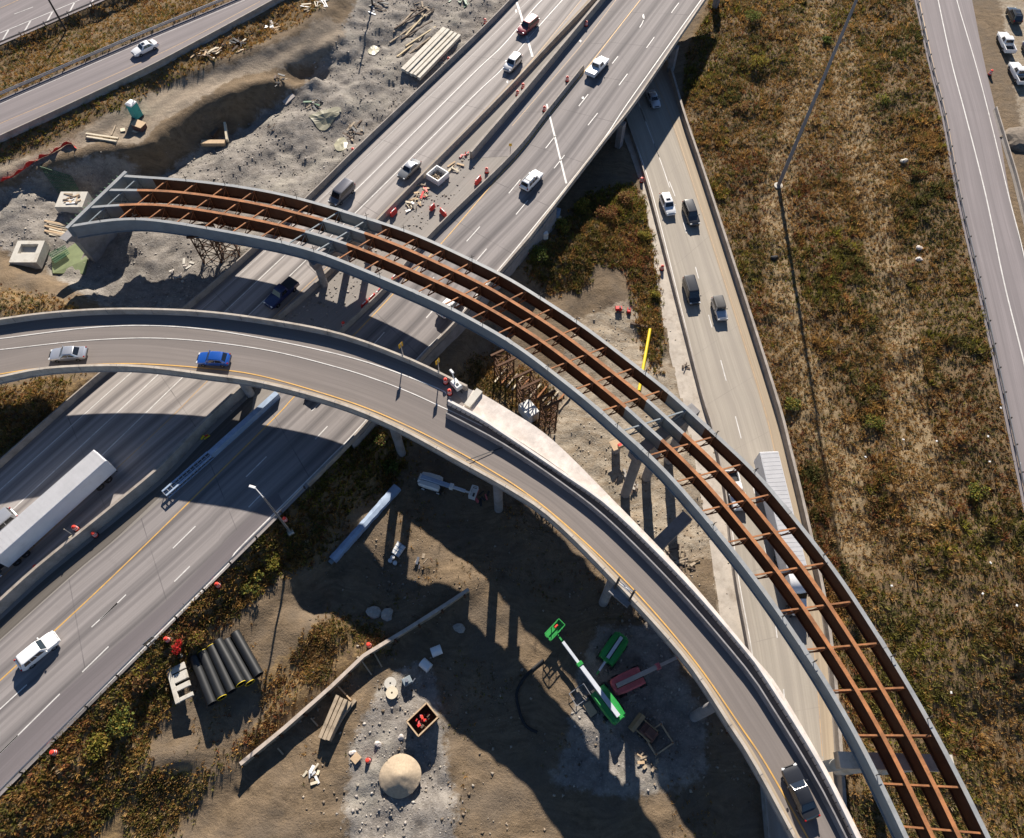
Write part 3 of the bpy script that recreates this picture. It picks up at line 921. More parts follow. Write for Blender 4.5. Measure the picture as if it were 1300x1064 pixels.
zt = lambda u: ZR(u) + BH
fly = thing('flyover_bridge', 'curved concrete flyover ramp carrying two cars over the highway', 'bridge', at(450, 470, 0))
NE = resample(pts(N_EDGE, zt), 150)
SEg = resample(pts(S_EDGE, zt), 150)
wb(deck_loft(SEg, NE, BH + 0.02, 0.3, 1.0, 1.5), 'deck_girder', 'grey_concrete', fly)
ASPH_N = N_EDGE[:9] + [(562, 475), (590, 508), (612, 529), (650, 550), (713, 592), (777, 642), (866, 730), (949, 826), (980, 870), (1044, 974), (1104, 1090)]
r_ = ribbon('road_surface', drape(pts(S_EDGE, zt), 0, 150), drape(pts(ASPH_N, zt), 0, 150), 'ramp_asphalt', 150, fly, across=8)
r_.location = -fly.location
NEW_S = [(584, 517), (610, 528), (650, 550), (713, 592), (777, 642), (866, 730), (949, 826), (980, 870), (1044, 974), (1102, 1090)]
NEW_N = [(600, 491), (608, 494), (647, 517), (701, 554), (787, 639), (873, 729), (960, 832), (992, 872), (1052, 974), (1112, 1090)]
mb = MB()
a_, b_ = drape(pts(NEW_S, zt), BH, 70), drape(pts(NEW_N, zt), BH, 70)
loft(mb, [[dn(p, BH - .01), dn(p, BH - .13), dn(q + (q - p).normalized() * .05, BH - .13), dn(q + (q - p).normalized() * .05, BH + .3), dn(q - (q - p) * .05, BH + .3)] for p, q in zip(a_, b_)])
wb(mb, 'new_slab', 'pale_concrete', fly)
mb = MB()
mb.bar(at(593, 516, ZR(600) + .35), at(609, 496, ZR(600) + .35), 0.9, 0.5)
wb(mb, 'end_curb', 'cap_concrete', fly)
def wall(path, h, base, top, mats, name, root=None, side=0.0, smooth=True, z0=None, n=None, **kw):
    P = resample(path, n or max(6, int(chain(path)[-1] / 2.0)), smooth)
    P = offset(P, side)
    mb = MB()
    mb.sweep([(y - base / 2, z) for y, z in parapet_prof(h, 1, base, top)], P)
    if root is None:
        return mb.build(name, mats)
    return wb(mb, name, mats, root)
n_par = [dn(p, BH) for p in pts(N_EDGE[:10], zt)]
wall(n_par, BH, .46, .30, 'concrete', 'parapet', fly, side=-.25)
wall([dn(p, BH) for p in pts(S_EDGE, zt)], BH, .50, .34, 'concrete', 'parapet', fly, side=.27)
wall(drape(pts(PARAPET, zt), .1), .95, .42, .32, 'new_parapet', 'new_parapet', fly)
# rebar stubs on the inner face of the new parapet
P = drape(pts(PARAPET, zt), 0, 95)
for p, n in zip(P, normals2d(P)):
    mb = MB()
    mb.bar(p - n * .2 + Vector((0, 0, .55)), p - n * .5 + Vector((0, 0, .6)), .06, .06)
    wb(mb, 'rebar_stub', 'dark_post', fly)
mb = MB()
lw = lambda lst: drape(pts(lst, ZR), .022, 130)
stripe(mb, lw([(-60, 449), (0, 444), (114, 432), (216, 430), (330, 443), (427, 466), (500, 490), (566, 519), (612, 541)]), .13)
wb(mb, 'lane_marking', 'white_paint', fly)
mb = MB()
stripe(mb, lw([(-60, 437), (0, 430), (127, 415), (228, 415), (330, 429), (452, 456), (553, 492), (572, 505)]), .16)
wb(mb, 'lane_marking', 'white_paint', fly)
mb = MB()
stripe(mb, lw([(-60, 487), (0, 475), (55, 467), (114, 463), (178, 462), (254, 467), (330, 477), (434, 507), (503, 534), (579, 572), (655, 617), (720, 668), (802, 746), (878, 834), (942, 925), (976, 976), (1040, 1090)]), .16)
wb(mb, 'lane_marking', 'yellow_paint', fly)
mb = MB()
for u, v, u2, v2 in ((652, 563, 592, 585), (610, 536, 607, 536)):
    stripe(mb, [at(u, v, ZR(u)), at(u2, v2, ZR(u))], .14, dz=.016, smooth=False)
wb(mb, 'deck_joint', 'trim_black', fly)
g_ = [p + (q - p).normalized() * .45 for p, q in zip(SEg, NE)]
h_ = [p + (q - p).normalized() * 1.05 for p, q in zip(SEg, NE)]
r_ = ribbon('gutter_dirt', [dn(p, BH - .012) for p in g_], [dn(p, BH - .012) for p in h_], 'sandy_shoulder', 150, fly, across=2)
r_.location = -fly.location
for P, s_, st_k in ((SEg, 1, 6), (resample(n_par, 60), -1, 5)):
    nn = normals2d(P)
    for k in range(2, len(P) - 2, st_k):
        mb = MB()
        b0 = P[k] - Vector((0, 0, BH if s_ > 0 else 0))
        c0 = b0 + nn[k] * .26 * s_ + Vector((0, 0, BH / 2 + .01))
        d_ = P[k + 1] - P[k]
        mb.box(c0, (.05, .40, BH + .02), math.atan2(d_.y, d_.x))
        wb(mb, 'parapet_joint', 'grey_concrete', fly)
def pier(root, bases, zb, ztop, r, cap_w=1.3, cap_h=1.2, ext=1.3, mat='grey_concrete'):
    for p in bases:
        mb = MB()
        mb.tube(zed(p, zb - .6), zed(p, ztop - cap_h), r, n=20)
        wb(mb, 'pier_column', mat, root, 40)
    if cap_h > 0.05:
        d = (bases[-1] - bases[0])
        d.z = 0
        d.normalize()
        mb = MB()
        m = ztop - cap_h / 2
        mb.bar(zed(bases[0] - d * ext, m), zed(bases[-1] + d * ext, m), cap_w, cap_h)
        wb(mb, 'pier_cap', mat, root)
fly_mid = lerp_lines(SEg, NE, .5)
def station(P, u):
    return min(range(len(P)), key=lambda i: abs(proj(*P[i])[0] - u))
for u in (290, 480, 615, 772, 905):
    i = station(SEg, u)
    a, b = SEg[i], NE[i]
    P = [a.lerp(b, .22), a.lerp(b, .78)]
    pier(fly, [zed(p, 0) for p in P], min(gz(P[0].x, P[0].y), gz(P[1].x, P[1].y)) - .3, a.z - BH - 1.0, .6, cap_h=1.0, ext=.8)
mb = MB()                                     # new hammerhead waiting beside the widened deck
mb.bar(at(812, 715, 3.2), at(872, 656, 3.2), 1.5, 1.2)
wb(mb, 'pier_cap', 'grey_concrete', fly)
mb = MB()
q = at(846, 680, 3.0)
mb.tube(zed(q, gz(q.x, q.y) - .5), zed(q, 3.0), .6, n=18)
wb(mb, 'pier_column', 'grey_concrete', fly, 40)

GD = 2.5                                      # girder depth
# steel bridge: four curved girders waiting for their deck
stl = thing('steel_girder_bridge', 'unfinished curved bridge of four rusty and grey steel girders without a deck', 'bridge', at(600, 380, 0))
NS = 190
def even(P, n=14):
    for _ in range(n):
        P = [P[0]] + [(P[k - 1] + P[k] * 2 + P[k + 1]) / 4 for k in range(1, len(P) - 1)] + [P[-1]]
    return P
SN, SS = even(resample(pts(ST_N, ZS), NS)), even(resample(pts(ST_S, ZS), NS))
def i_prof(fw, dep):
    a, w = fw / 2, .03
    return [(-a, 0), (a, 0), (a, -.06), (w, -.06), (w, -dep + .06), (a, -dep + .06), (a, -dep), (-a, -dep), (-a, -dep + .06), (-w, -dep + .06), (-w, -.06), (-a, -.06)]
US = [proj(*p)[0] for p in SN]
def greyzone(k):
    u = US[min(k, NS - 1)]
    return u < 188 or 428 < u < 478 or 846 < u < 895
def gfrac(g, k):
    f = k / (NS - 1)
    return (0, .29 + .055 * min(1, f * 1.6), .635 + .035 * min(1, f * 1.6), 1)[g]
def girder_line(g):
    return [a.lerp(b, gfrac(g, k)) for k, (a, b) in enumerate(zip(SN, SS))]
for g in range(4):
    P = girder_line(g)
    mb = MB()
    def fn(e, k, g=g):  # webs carry their shade in a darker rust than the flange tops
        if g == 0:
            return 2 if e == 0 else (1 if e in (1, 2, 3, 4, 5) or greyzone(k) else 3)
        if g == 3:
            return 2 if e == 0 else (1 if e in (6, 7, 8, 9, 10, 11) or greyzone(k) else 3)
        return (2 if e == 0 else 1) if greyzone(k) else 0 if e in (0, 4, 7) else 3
    mb.sweep(i_prof(.46 if g in (0, 3) else .42, GD), P, fn=fn)
    wb(mb, 'girder', ['rust_steel', 'grey_steel_paint', 'pale_flange', 'dark_and_shaded_rust'], stl)
Ls = chain(SN)
NB = 33
for k in range(1, NB):
    i = int((NS - 1) * (k - 0.35) / (NB - 1))
    if i >= NS - 1:
        break
    mt = 'grey_steel_paint' if greyzone(i) else 'rust_steel'
    for g in range(3):
        a, b = SN[i].lerp(SS[i], gfrac(g, i)), SN[i].lerp(SS[i], gfrac(g + 1, i))
        up, lo_ = Vector((0, 0, -.32)), Vector((0, 0, -2.2))
        mb = MB()
        mb.bar(a + up, b + up, .17, .15).bar(a + lo_, b + lo_, .15, .13)
        mid = (a + b) / 2 + lo_
        mb.bar(a + up * 1.3, mid, .08, .08).bar(b + up * 1.3, mid, .08, .08)
        mb.box(a.lerp(b, .06) + Vector((0, 0, -1.25)), (.03, .2, 2.3), 0)
        wb(mb, 'cross_frame', mt, stl)
d0 = (SS[0] - SN[0]).normalized()
t0 = Vector((d0.y, -d0.x, 0))
if t0.x > 0:
    t0 = -t0
mb = MB()
mb.bar(SN[0] - d0 * .9 + Vector((0, 0, -1)), SS[0] + d0 * .5 + Vector((0, 0, -1)), .16, 2.0)
mb.bar(SN[0] - d0 * .9 + Vector((0, 0, .06)), SS[0] + d0 * .5 + Vector((0, 0, .06)), .55, .1, 1)
wb(mb, 'end_diaphragm', ['grey_steel_paint', 'pale_flange'], stl)
mb = MB()
for k in range(13):
    p = SN[0].lerp(SS[0], .03 + .94 * k / 12) + Vector((0, 0, -.25))
    mb.bar(p, p + t0 * 1.0 + Vector((0, 0, .05)), .09, .07)
wb(mb, 'rebar_dowels', 'green_epoxy', stl)
for k in range(24):
    i = int(6 + k * 7.6)
    for P, s in ((SN, 1), (SS, -1)):
        if (k * 7 + (s > 0) * 3) % 5 > 2 or i >= NS:
            continue
        p = P[i]
        mb = MB()
        mb.bar(p, p + Vector((0, 0, 1.15)), .07, .07)
        mb.bar(p + Vector((-.35, -.1, .55)), p + Vector((.35, .25, .6)), .05, .05)
        wb(mb, 'safety_post', 'dark_post', stl)
# splice plates bolted on the top flanges
for u in (300, 428, 478, 600, 720, 846, 895, 1000, 1120):
    i = min(range(NS), key=lambda q: abs(US[q] - u))
    for g in (0, 3):
        p = SN[i].lerp(SS[i], g / 3)
        t = (SN[min(i + 1, NS - 1)] - SN[i - 1]).normalized()
        mb = MB()
        mb.box(p + Vector((0, 0, .02)), (1.1, .5, .04), math.atan2(t.y, t.x))
        wb(mb, 'splice_plate', 'pale_flange', stl)
# end pier: a plain wall on the skew
mb = MB()
zb = -1.2
a, b = at(121, 333, zb), at(121, 333, zb) + (SN[0] - SS[0]).normalized() * 11.5
zc = SS[0].z - GD - .05
n_ = Vector(((b - a).y, -(b - a).x, 0)).normalized()
if n_.x < 0:
    n_ = -n_
loft(mb, [[a + n_ * .2, a - n_ * 1.2, b - n_ * 1.2, b + n_ * .2], [zed(a, zc - 1.8) + n_ * .2 - (b - a).normalized() * .3, zed(a, zc - 1.8) - n_ * 1.2 - (b - a).normalized() * .3, zed(b, zc - 1.8) - n_ * 1.2, zed(b, zc - 1.8) + n_ * .2],
          [zed(a, zc) + n_ * .2 - (b - a).normalized() * 1.7, zed(a, zc) - n_ * 1.2 - (b - a).normalized() * 1.7, zed(b, zc) - n_ * 1.2, zed(b, zc) + n_ * .2]])
wb(mb, 'pier_wall', 'grey_concrete', stl)
i = min(range(NS), key=lambda q: abs(US[q] - 458))
P = [SS[i].lerp(SN[i], f) for f in (.04, .5, .96)]
pier(stl, [zed(p, 0) for p in P], 0, SS[i].z - GD - .05, .55, 1.4, 1.2, .9)
P = [at(793, 629, -7), at(820, 607, -7), at(848, 585, -7)]
pier(stl, P, -7, ZS(815) - GD - .1, .66, 1.5, 1.3, 1.2)
i = min(range(NS), key=lambda q: abs(US[q] - 1206))
P = [SS[i].lerp(SN[i], f) for f in (.05, .5, .95)]
pier(stl, [zed(p, 0) for p in P], -6.5, SS[i].z - GD - .05, .6, 1.5, 1.3, 2.2, 'cap_concrete')

# overpass under the right carriageway
ovr = thing('highway_overpass', 'highway overpass on grey columns crossing the lower road', 'bridge', at(800, 120, -7))
A = resample(pts(SE_EDGE[:5], 0), 30)
B = resample(pts([(812, -24), (790, 0), (690, 125), (625, 205)], 0), 30)
wb(deck_loft(A, B, .03, .35, 1.5, .9), 'deck', 'grey_concrete', ovr)
for u, v in ((851, 91), (785, 187), (905, 20)):
    q = at(u, v, ZL)
    mb = MB()
    mb.box(zed(q, (ZL - 1.4) / 2 - .2), (1.0, 1.3, -ZL - 1.0), math.radians(-33))
    wb(mb, 'pier_column', 'grey_concrete', ovr)
mb = MB()
mb.bar(at(851, 91, ZL) * 1 + Vector((.6, 1.0, 5.0)), at(785, 187, ZL) + Vector((-8, 6, 5.0)), .1, .1)
a, b = at(700, 262, -3.4), at(655, 210, -3.4)
mb = MB()
mb.bar(zed(at(684, 290, 0), -4.2), zed(at(612, 212, 0), -4.2), 1.0, 7.0)
wb(mb, 'abutment', 'grey_concrete', ovr)
wall(pts(SE_EDGE[:5], 0.0), .85, .42, .28, 'concrete', 'parapet', ovr, side=-.05)

# ------------------------------------------------------------------ barriers, guardrails, poles
def barrier(path, h, base, top, mat, label, side=0.0, smooth=True, name='concrete_barrier', cat='barrier'):
    P = resample(path, max(6, int(chain(path)[-1] / 2.0)), smooth)
    c = P[len(P) // 2].copy()
    mb = MB()
    mb.sweep([(y - base / 2, z - .1 if z == 0 else z) for y, z in parapet_prof(h, 1, base, top)], [p - c for p in offset(P, side)])
    o = mb.build(name, mat)
    o.location = c
    return tag(o, label, cat)
barrier(pts(NW_BAR, 0), 1.0, .62, .2, 'barrier_concrete', 'long concrete barrier between the rubble site and the far carriageway')
barrier(pts(MED_BAR, 0), .95, .6, .2, 'barrier_concrete', 'concrete barrier along the yellow line of the far carriageway above the grey pickup')
barrier(pts(MED_WALL, 0), 1.7, .95, .38, 'barrier_concrete', 'thick median wall beside the long white trailer')
barrier(pts(CEN_WALL, 0), 1.5, .7, .45, 'barrier_concrete', 'tall old median wall ending at the gravel patch')
barrier(pts(WORK_BAR, 0), .95, .6, .2, 'barrier_concrete', 'concrete work zone barrier between the gravel median and the near carriageway')
barrier(pts(SE_EDGE[4:9] + [(392, 617)], 0), .85, .45, .28, 'barrier_concrete', 'low concrete wall at the near edge of the highway below both curved bridges', side=-.05)
barrier(pts(LOW_L, ZL), .85, .55, .22, 'barrier_concrete', 'low barrier on the left side of the sunken road beside the concrete apron')
barrier(pts(LOW_R, ZL), 1.4, .6, .4, 'barrier_concrete', 'long retaining wall between the sunken road and the weedy field', side=.2)
barrier(pts(UP_R, ZU), 1.0, .6, .22, 'barrier_concrete', 'concrete barrier on the upper left ramp above the portable toilet', side=-.1)
barrier(pts([(1262, 140), (1274, 180), (1288, 226), (1306, 300)], ZF), .85, .6, .2, 'barrier_concrete', 'short concrete barrier at the right picture edge below the parked white pickups', smooth=False)
barrier([dn(p, 5.6) for p in pts([(705, 262), (671, 306), (584, 406), (539, 453), (465, 541), (445, 562)], 0)], 5.5, .5, .3, 'grey_concrete', 'dark retaining wall holding the near highway edge below the overpass', side=.12, name='retaining_wall', cat='retaining wall')
def guardrail(path, label, spacing=3.8, side=0.0, dbl=False):
    P = offset(resample(path, max(6, int(chain(path)[-1] / spacing)), True), side)
    c = P[len(P) // 2].copy()
    t = thing('guardrail', label, 'guardrail', c)
    mb = MB()
    Q = [p - c for p in P]
    mb.sweep([(-.04, .46), (.04, .5), (-.01, .6), (-.01, .66), (.04, .76), (-.04, .8), (-.07, .63)], Q)
    if dbl:
        mb.sweep([(-.04, .86), (.02, .9), (.02, 1.0), (-.06, 1.0)], Q)
    mb.build('rail', 'galvanised', t)
    pm = MB()
    pm.box((0, 0, .1), (.15, .15, 1.5))
    post = pm.build('post', 'dark_post', t)
    N2 = normals2d(P)
    for i, p in enumerate(Q[:98]):
        o = post if i == 0 else post.copy()
        if i:
            COL.objects.link(o)
            o.parent = t
        o.location = p + N2[i] * .16
    return t
guardrail(pts([(388, 621), (371, 639), (300, 710), (279, 731), (190, 820), (30, 981), (-60, 1072)], -.1), 'steel guardrail along the near highway edge above the black pipes', side=-.2)
guardrail(pts(FAR_L, ZF - .05), 'long steel guardrail between the weedy field and the far right road', side=.3)
guardrail(pts(UP_L, ZU - .05), 'steel guardrail on dark posts beside the white sedan on the upper left ramp', side=.25, dbl=True)
guardrail(pts(TOP_R, ZT - .05), 'steel guardrail beside the hatched road in the top left corner', side=-.25)

def height_for(base, u=None, v=None):
    """height of a pole standing at base whose top shows at photo pixel (u, v)"""
    return min((abs(proj(base.x, base.y, base.z + h)[1] - v), h) for h in np.arange(.3, 60, .1))[1]
def mast(u, v, top, name, label, cat, r0, r1, mat, h=None):
    b = on(u, v, -.2)
    h = h or height_for(b, *top)
    t = thing(name, label, cat, b)
    mb = MB()
    mb.tube((0, 0, 0), (0, 0, h), r0, r1, 14)
    mb.build('pole', mat, t, 40)
    return t, h
t, h = mast(988, 236, None, 'light_mast', 'very tall grey light mast standing in the weedy field', 'light pole', .33, .17, 'mast_steel', 43.0)
mb = MB()
mb.tube((0, 0, 0), (0, 0, .35), .75, n=16)
mb.build('footing', 'cap_concrete', t)
mb = MB()
mb.tube((0, 0, h - .5), (0, 0, h), 1.1, n=14)
mb.build('lamp_ring', 'galvanised', t)
t, h = mast(369, 676, (335, 631), 'street_lamp', 'slim grey street lamp on the verge leaning over the guardrail', 'street lamp', .15, .09, 'galvanised')
mb = MB()
mb.bar((0, 0, h - .1), (-1.0, 1.0, h + .3), .09, .09).box((-1.35, 1.1, h + .3), (.8, .32, .16), -.3, bev=.05)
mb.build('lamp_head', 'white_plastic', t)
mb = MB()
mb.box((0, 0, .3), (.75, .75, .6), .6, bev=.05)
mb.build('base', 'cap_concrete', t)
t, h = mast(84, 39, None, 'utility_pole', 'dark utility pole in the ditch beside the top left road', 'utility pole', .19, .12, 'dark_post', 12.5)
mb = MB()
mb.bar((-1.1, 0, h - .7), (1.1, 0, h - .7), .12, .14)
mb.build('crossarm', 'dark_post', t)
t, h = mast(473, 6, None, 'utility_pole', 'dark pole at the top edge beside the debris heap', 'utility pole', .17, .11, 'dark_post', 9.5)

def chevron(u, v, label):
    i = min(range(len(n_par_r)), key=lambda q: abs(proj(*(n_par_r[q] + Vector((0, 0, BH))))[0] - u))
    p = n_par_r[i] + Vector((0, 0, .1))
    t = thing('curve_sign', label, 'road sign', p, .9, None)
    mb = MB()
    mb.bar((0, .1, 0), (0, .1, 3.3), .1, .1).bar((-.5, .1, .9), (0, .1, 1.0), .06, .06)
    mb.build('post', 'galvanised', t)
    mb = MB()
    mb.box((0, .14, 2.9), (.75, .04, .9), bev=.015)
    mb.build('sign_panel', 'sign_yellow', t)
    mb = MB()
    for s in (1, -1):
        mb.add([(-.22 + .0, .165, 2.9), (.02, .165, 2.9), (.24, .165, 2.9 + .38 * s), (0, .165, 2.9 + .38 * s)], [(0, 1, 2, 3)])
    mb.build('chevron_mark', 'trim_black', t)
n_par_r = offset(resample(n_par, 120), .05)
chevron(511, 449, 'yellow curve sign on the flyover parapet, farther from the cable reels')
chevron(557, 470, 'yellow curve sign on the flyover parapet right beside the red reels')
# sign frame bracketed to the near parapet
p = at(792, 752, ZR(792)) - Vector((0, 0, .2))
t = thing('sign_frame', 'dark two post sign frame on a bracket beside the flyover yellow line', 'sign frame', p, math.radians(-42))
mb = MB()
mb.box((0, -.5, .35), (2.6, 1.3, .25), bev=.03).box((0, .05, .5), (2.6, .2, .9))
mb.build('bracket', 'grey_concrete', t)
for s in (-1, 1):
    mb = MB()
    mb.bar((s * 1.0, -.4, .4), (s * 1.0, -.4, 4.6), .2, .2)
    mb.build('post', 'dark_post', t)
mb = MB()
mb.bar((-1.0, -.4, 3.9), (1.0, -.4, 3.9), .1, .1).bar((-1.0, -.4, 3.9), (1.0, -.4, 3.0), .07, .07).bar((-1.0, -.4, 3.0), (1.0, -.4, 3.9), .07, .07).bar((-1, -.4, 3.0), (1, -.4, 3.0), .1, .1)
mb.build('cross_brace', 'galvanised', t)

barrier(drape(pts([(566, 523), (606, 544), (645, 566), (708, 608), (772, 658), (860, 746), (943, 842), (974, 886), (1038, 990), (1094, 1100)], zt)), .85, .55, .18, 'grey_concrete', 'row of temporary concrete barriers on the flyover in front of the new parapet')
# ------------------------------------------------------------------ vehicles
def head(p, q, z):
    """heading (radians) and midpoint for a vehicle whose tail is at p and nose at q (photo pixels, ground level z)"""
    a, b = at(p[0], p[1], z), at(q[0], q[1], z)
    d = b - a
    return math.atan2(d.y, d.x), (a + b) / 2
def section(hw, zb, zt, crown=.03):
    h = zt - zb
    half = [(hw * .80, zb), (hw * .965, zb + .1 * h + .03), (hw, zb + .42 * h), (hw * .985, zb + .74 * h), (hw * .93, zt - .02), (hw * .72, zt + crown * .6)]
    return half + [(0, zt + crown)] + [(-y, z) for y, z in reversed(half)]
def interp(v, xs, ys):
    return float(np.interp(v, xs, ys))
WHEEL = {}
def wheel(parent, x, y, r, w, rim='alloy'):
    side = 1 if y > 0 else -1
    k = (round(r, 2), round(w, 2), side, rim)
    if k in WHEEL:
        wh = copy_tree(WHEEL[k], parent)
        wh.location = (x, y, r)
        return
    e = MB()
    e.tube((0, -w / 2 - .012, 0), (0, w / 2 + .012, 0), r * .32, n=10)
    wh = e.build('wheel', rim, parent, 40)
    wh.location = (x, y, r)
    t = MB()
    t.lathe([(r * .58, -w / 2), (r * .93, -w / 2), (r, -w / 2 + .04), (r, w / 2 - .04), (r * .93, w / 2), (r * .58, w / 2)], n=18)
    t.v = [(a, c, b) for a, b, c in t.v]
    t.build('tyre', 'rubber', wh, 40)
    rm = MB()
    ys = side * (w / 2 - .02)
    for q in range(5):
        a = q * 2 * math.pi / 5
        rm.bar((0, ys, 0), (math.cos(a) * r * .56, ys, math.sin(a) * r * .56), .03, .09)
    rm.tube((0, ys - .02 * side, 0), (0, ys - .06 * side, 0), r * .6, n=16)
    rm.build('rim', rim, wh)
    WHEEL[k] = wh
STY = {
    # length, width, height, belt height, bonnet height, tail height, cabin x: windscreen foot, roof front, roof rear, rear glass foot (from centre, in lengths)
    'sedan': dict(L=4.75, W=1.83, H=1.45, belt=.96, hood=.86, tail=.98, c=(.20, .06, -.19, -.35), wb=.285, r=.33),
    'hatch': dict(L=4.3, W=1.8, H=1.5, belt=.98, hood=.9, tail=1.0, c=(.21, .07, -.30, -.43), wb=.295, r=.33),
    'suv': dict(L=4.75, W=1.92, H=1.74, belt=1.1, hood=1.02, tail=1.12, c=(.22, .10, -.38, -.46), wb=.29, r=.37),
    'big_suv': dict(L=5.3, W=2.02, H=1.9, belt=1.18, hood=1.12, tail=1.2, c=(.22, .12, -.42, -.475), wb=.285, r=.4),
    'jeep': dict(L=4.3, W=1.86, H=1.85, belt=1.15, hood=1.1, tail=1.15, c=(.15, .10, -.44, -.47), wb=.29, r=.42),
    'pickup': dict(L=5.75, W=2.02, H=1.9, belt=1.18, hood=1.12, tail=1.16, c=(.17, .07, -.13, -.165), wb=.305, r=.41),
    'van': dict(L=5.2, W=2.0, H=2.0, belt=1.12, hood=1.0, tail=1.2, c=(.33, .19, -.44, -.475), wb=.29, r=.37),
}
def vehicle(style, paint, name, label, cat, tail, nose, z, roof=None, sunroof=False, rails=False, cover=None, load=None, glass='window_glass', dz=0.0, group=None, hood=None):
    rz, c = head(tail, nose, z)
    S = STY[style]
    L, W, Hh, belt = S['L'], S['W'], S['H'], S['belt']
    c.z = z + .02 + dz
    t = thing(name, label, cat, c, rz, group)
    hw = W / 2
    gc = .24 if style in ('sedan', 'hatch') else .34
    cf, rf, rr, cr = [v * L for v in S['c']]
    xs_h = [-L / 2, -L * .46, cr - .05, cf + .05, L * .40, L * .475, L / 2]
    ys_h = [S['tail'] - .22, S['tail'] - .02, belt, belt - .02, S['hood'] - .04, S['hood'] - .16, S['hood'] - .38]
    xs_w = [-L / 2, -L * .47, -L * .40, L * .36, L * .45, L / 2]
    ys_w = [.80, .92, 1, 1, .93, .74] if style != 'jeep' else [.93, .97, 1, .93, .92, .90]
    is_pick = style == 'pickup'
    mb = MB()
    secs = []
    st = sorted(set([-L / 2, -L * .48, -L * .45, -L * .40, -L * .3, cr - .05, 0, cf + .05, L * .3, L * .38, L * .43, L * .47, L * .49, L / 2]))
    if is_pick:
        st = [x for x in st if x >= cr - .06]
    for x in st:
        w = hw * interp(x, xs_w, ys_w)
        zt = interp(x, xs_h, ys_h)
        zb = gc + (.1 if abs(x) > L * .46 else 0)
        secs.append([(x, y, zz) for y, zz in section(w, zb, zt)])
    loft(mb, secs)
    # cabin shell
    bw, rw = hw * .93, hw * (.74 if style not in ('jeep', 'van') else .84)
    B = [(cf, bw * .93), (cr, bw * .93)]
    base = [(cf, bw * .9), (cf - .3, bw), (cr + .3, bw), (cr, bw * .92)]
    roofp = [(rf, rw * .92), (rf - .25, rw), (rr + .25, rw), (rr, rw * .93)]
    def ring(pl, zz, grow=1.0):
        return [(x, y * grow, zz) for x, y in pl] + [(x, -y * grow, zz) for x, y in reversed(pl)]
    rim_ = [((a[0] * .12 + b[0] * .88), (a[1] * .12 + b[1] * .88)) for a, b in zip(base, roofp)]
    topi = [(x * .9 + (rf + rr) / 2 * .1, y * .8) for x, y in roofp]
    mr = MB()
    loft(mb, [ring(base, belt - .06), ring(rim_, belt + (Hh - belt) * .88), ring(roofp, Hh - .03), ring(topi, Hh)])
    body = mb.build('body', paint, t, 34)
    if roof:
        q = MB()
        loft(q, [ring(rim_, belt + (Hh - belt) * .9, 1.012), ring(roofp, Hh - .015, 1.012), ring(topi, Hh + .02)])
        q.build('roof_panel', roof, t, 34)
    def P3(pl, k, zz, s=1):
        return Vector((pl[k][0], pl[k][1] * s, zz))
    zA, zB = belt - .06, belt + (Hh - belt) * .88
    def win(name, a, b, c_, d, u0, u1, v0, v1):
        f = lambda u, v: a.lerp(b, u).lerp(d.lerp(c_, u), v)
        m = MB()
        n = (b - a).cross(d - a)
        mid = f(.5, .5)
        off = .014 if n.dot(mid - Vector((0, 0, belt * .8))) > 0 else -.014
        m.quad(f(u0, v0), f(u1, v0), f(u1, v1), f(u0, v1), 0, 0, off)
        m.build(name, glass, t)
    win('windshield', P3(base, 0, zA), P3(base, 0, zA, -1), P3(rim_, 0, zB, -1), P3(rim_, 0, zB), .04, .96, .12, .98)
    win('rear_window', P3(base, 3, zA), P3(base, 3, zA, -1), P3(rim_, 3, zB, -1), P3(rim_, 3, zB), .07, .93, .2, .96)
    for s in (1, -1):
        a, b = P3(base, 1, zA, s), P3(base, 2, zA, s)
        c_, d = P3(rim_, 2, zB, s), P3(rim_, 1, zB, s)
        cuts = [(.0, .47), (.51, .98)] if style in ('sedan', 'hatch', 'pickup') else [(.0, .32), (.35, .64), (.67, .98)]
        for u0, u1 in cuts:
            win('side_window', a, b, c_, d, u0, u1, .18, .95)
        wx = S['wb'] * L
        for x in (wx, -wx):
            wheel(t, x, s * (hw - .12), S['r'], .24)
        m = MB()
        m.box((cf - .25, s * (hw + .08), belt + .02), (.14, .2, .16), bev=.03)
        m.build('mirror', paint if style != 'jeep' else 'trim_black', t)
        m = MB()
        xh = L * .475
        m.box((xh - .02, s * hw * .70, S['hood'] - .2), (.22, .34, .14), -s * .35, bev=.03)
        m.build('headlight', 'lamp_clear', t)
        m = MB()
        m.box((-L * .478, s * hw * .80, S['tail'] - .13), (.16, .16, .3 if style not in ('sedan', 'hatch') else .16), bev=.03)
        m.build('taillight', 'lamp_red', t)
    m = MB()
    m.box((L * .485, 0, .47), (.16, W * .78, .24), bev=.05)
    m.build('bumper', 'trim_black' if style in ('jeep', 'pickup', 'big_suv') else paint, t)
    m = MB()
    m.box((L * .493, 0, .67), (.05, W * .5, .2), bev=.02)
    m.build('grille', 'trim_black', t)
    m = MB()
    m.box((-L * .492, 0, .5), (.14, W * .8, .22), bev=.05)
    m.build('bumper', 'chrome' if is_pick else 'trim_black', t)
    if sunroof:
        m = MB()
        m.box(((rf * .75 + rr * .25), 0, Hh + .003), (.55, .75, .02), bev=.008)
        m.build('sunroof', 'window_glass', t)
    if rails:
        for s in (1, -1):
            m = MB()
            m.bar((rf - .3, s * rw * .84, Hh + .05), (rr + .2, s * rw * .84, Hh + .05), .05, .06)
            m.build('roof_rail', 'trim_black', t)
        m = MB()
        for f in (.25, .7):
            x = rf * (1 - f) + rr * f
            m.bar((x, -rw * .84, Hh + .08), (x, rw * .84, Hh + .08), .07, .04)
        m.build('roof_rack', 'trim_black', t)
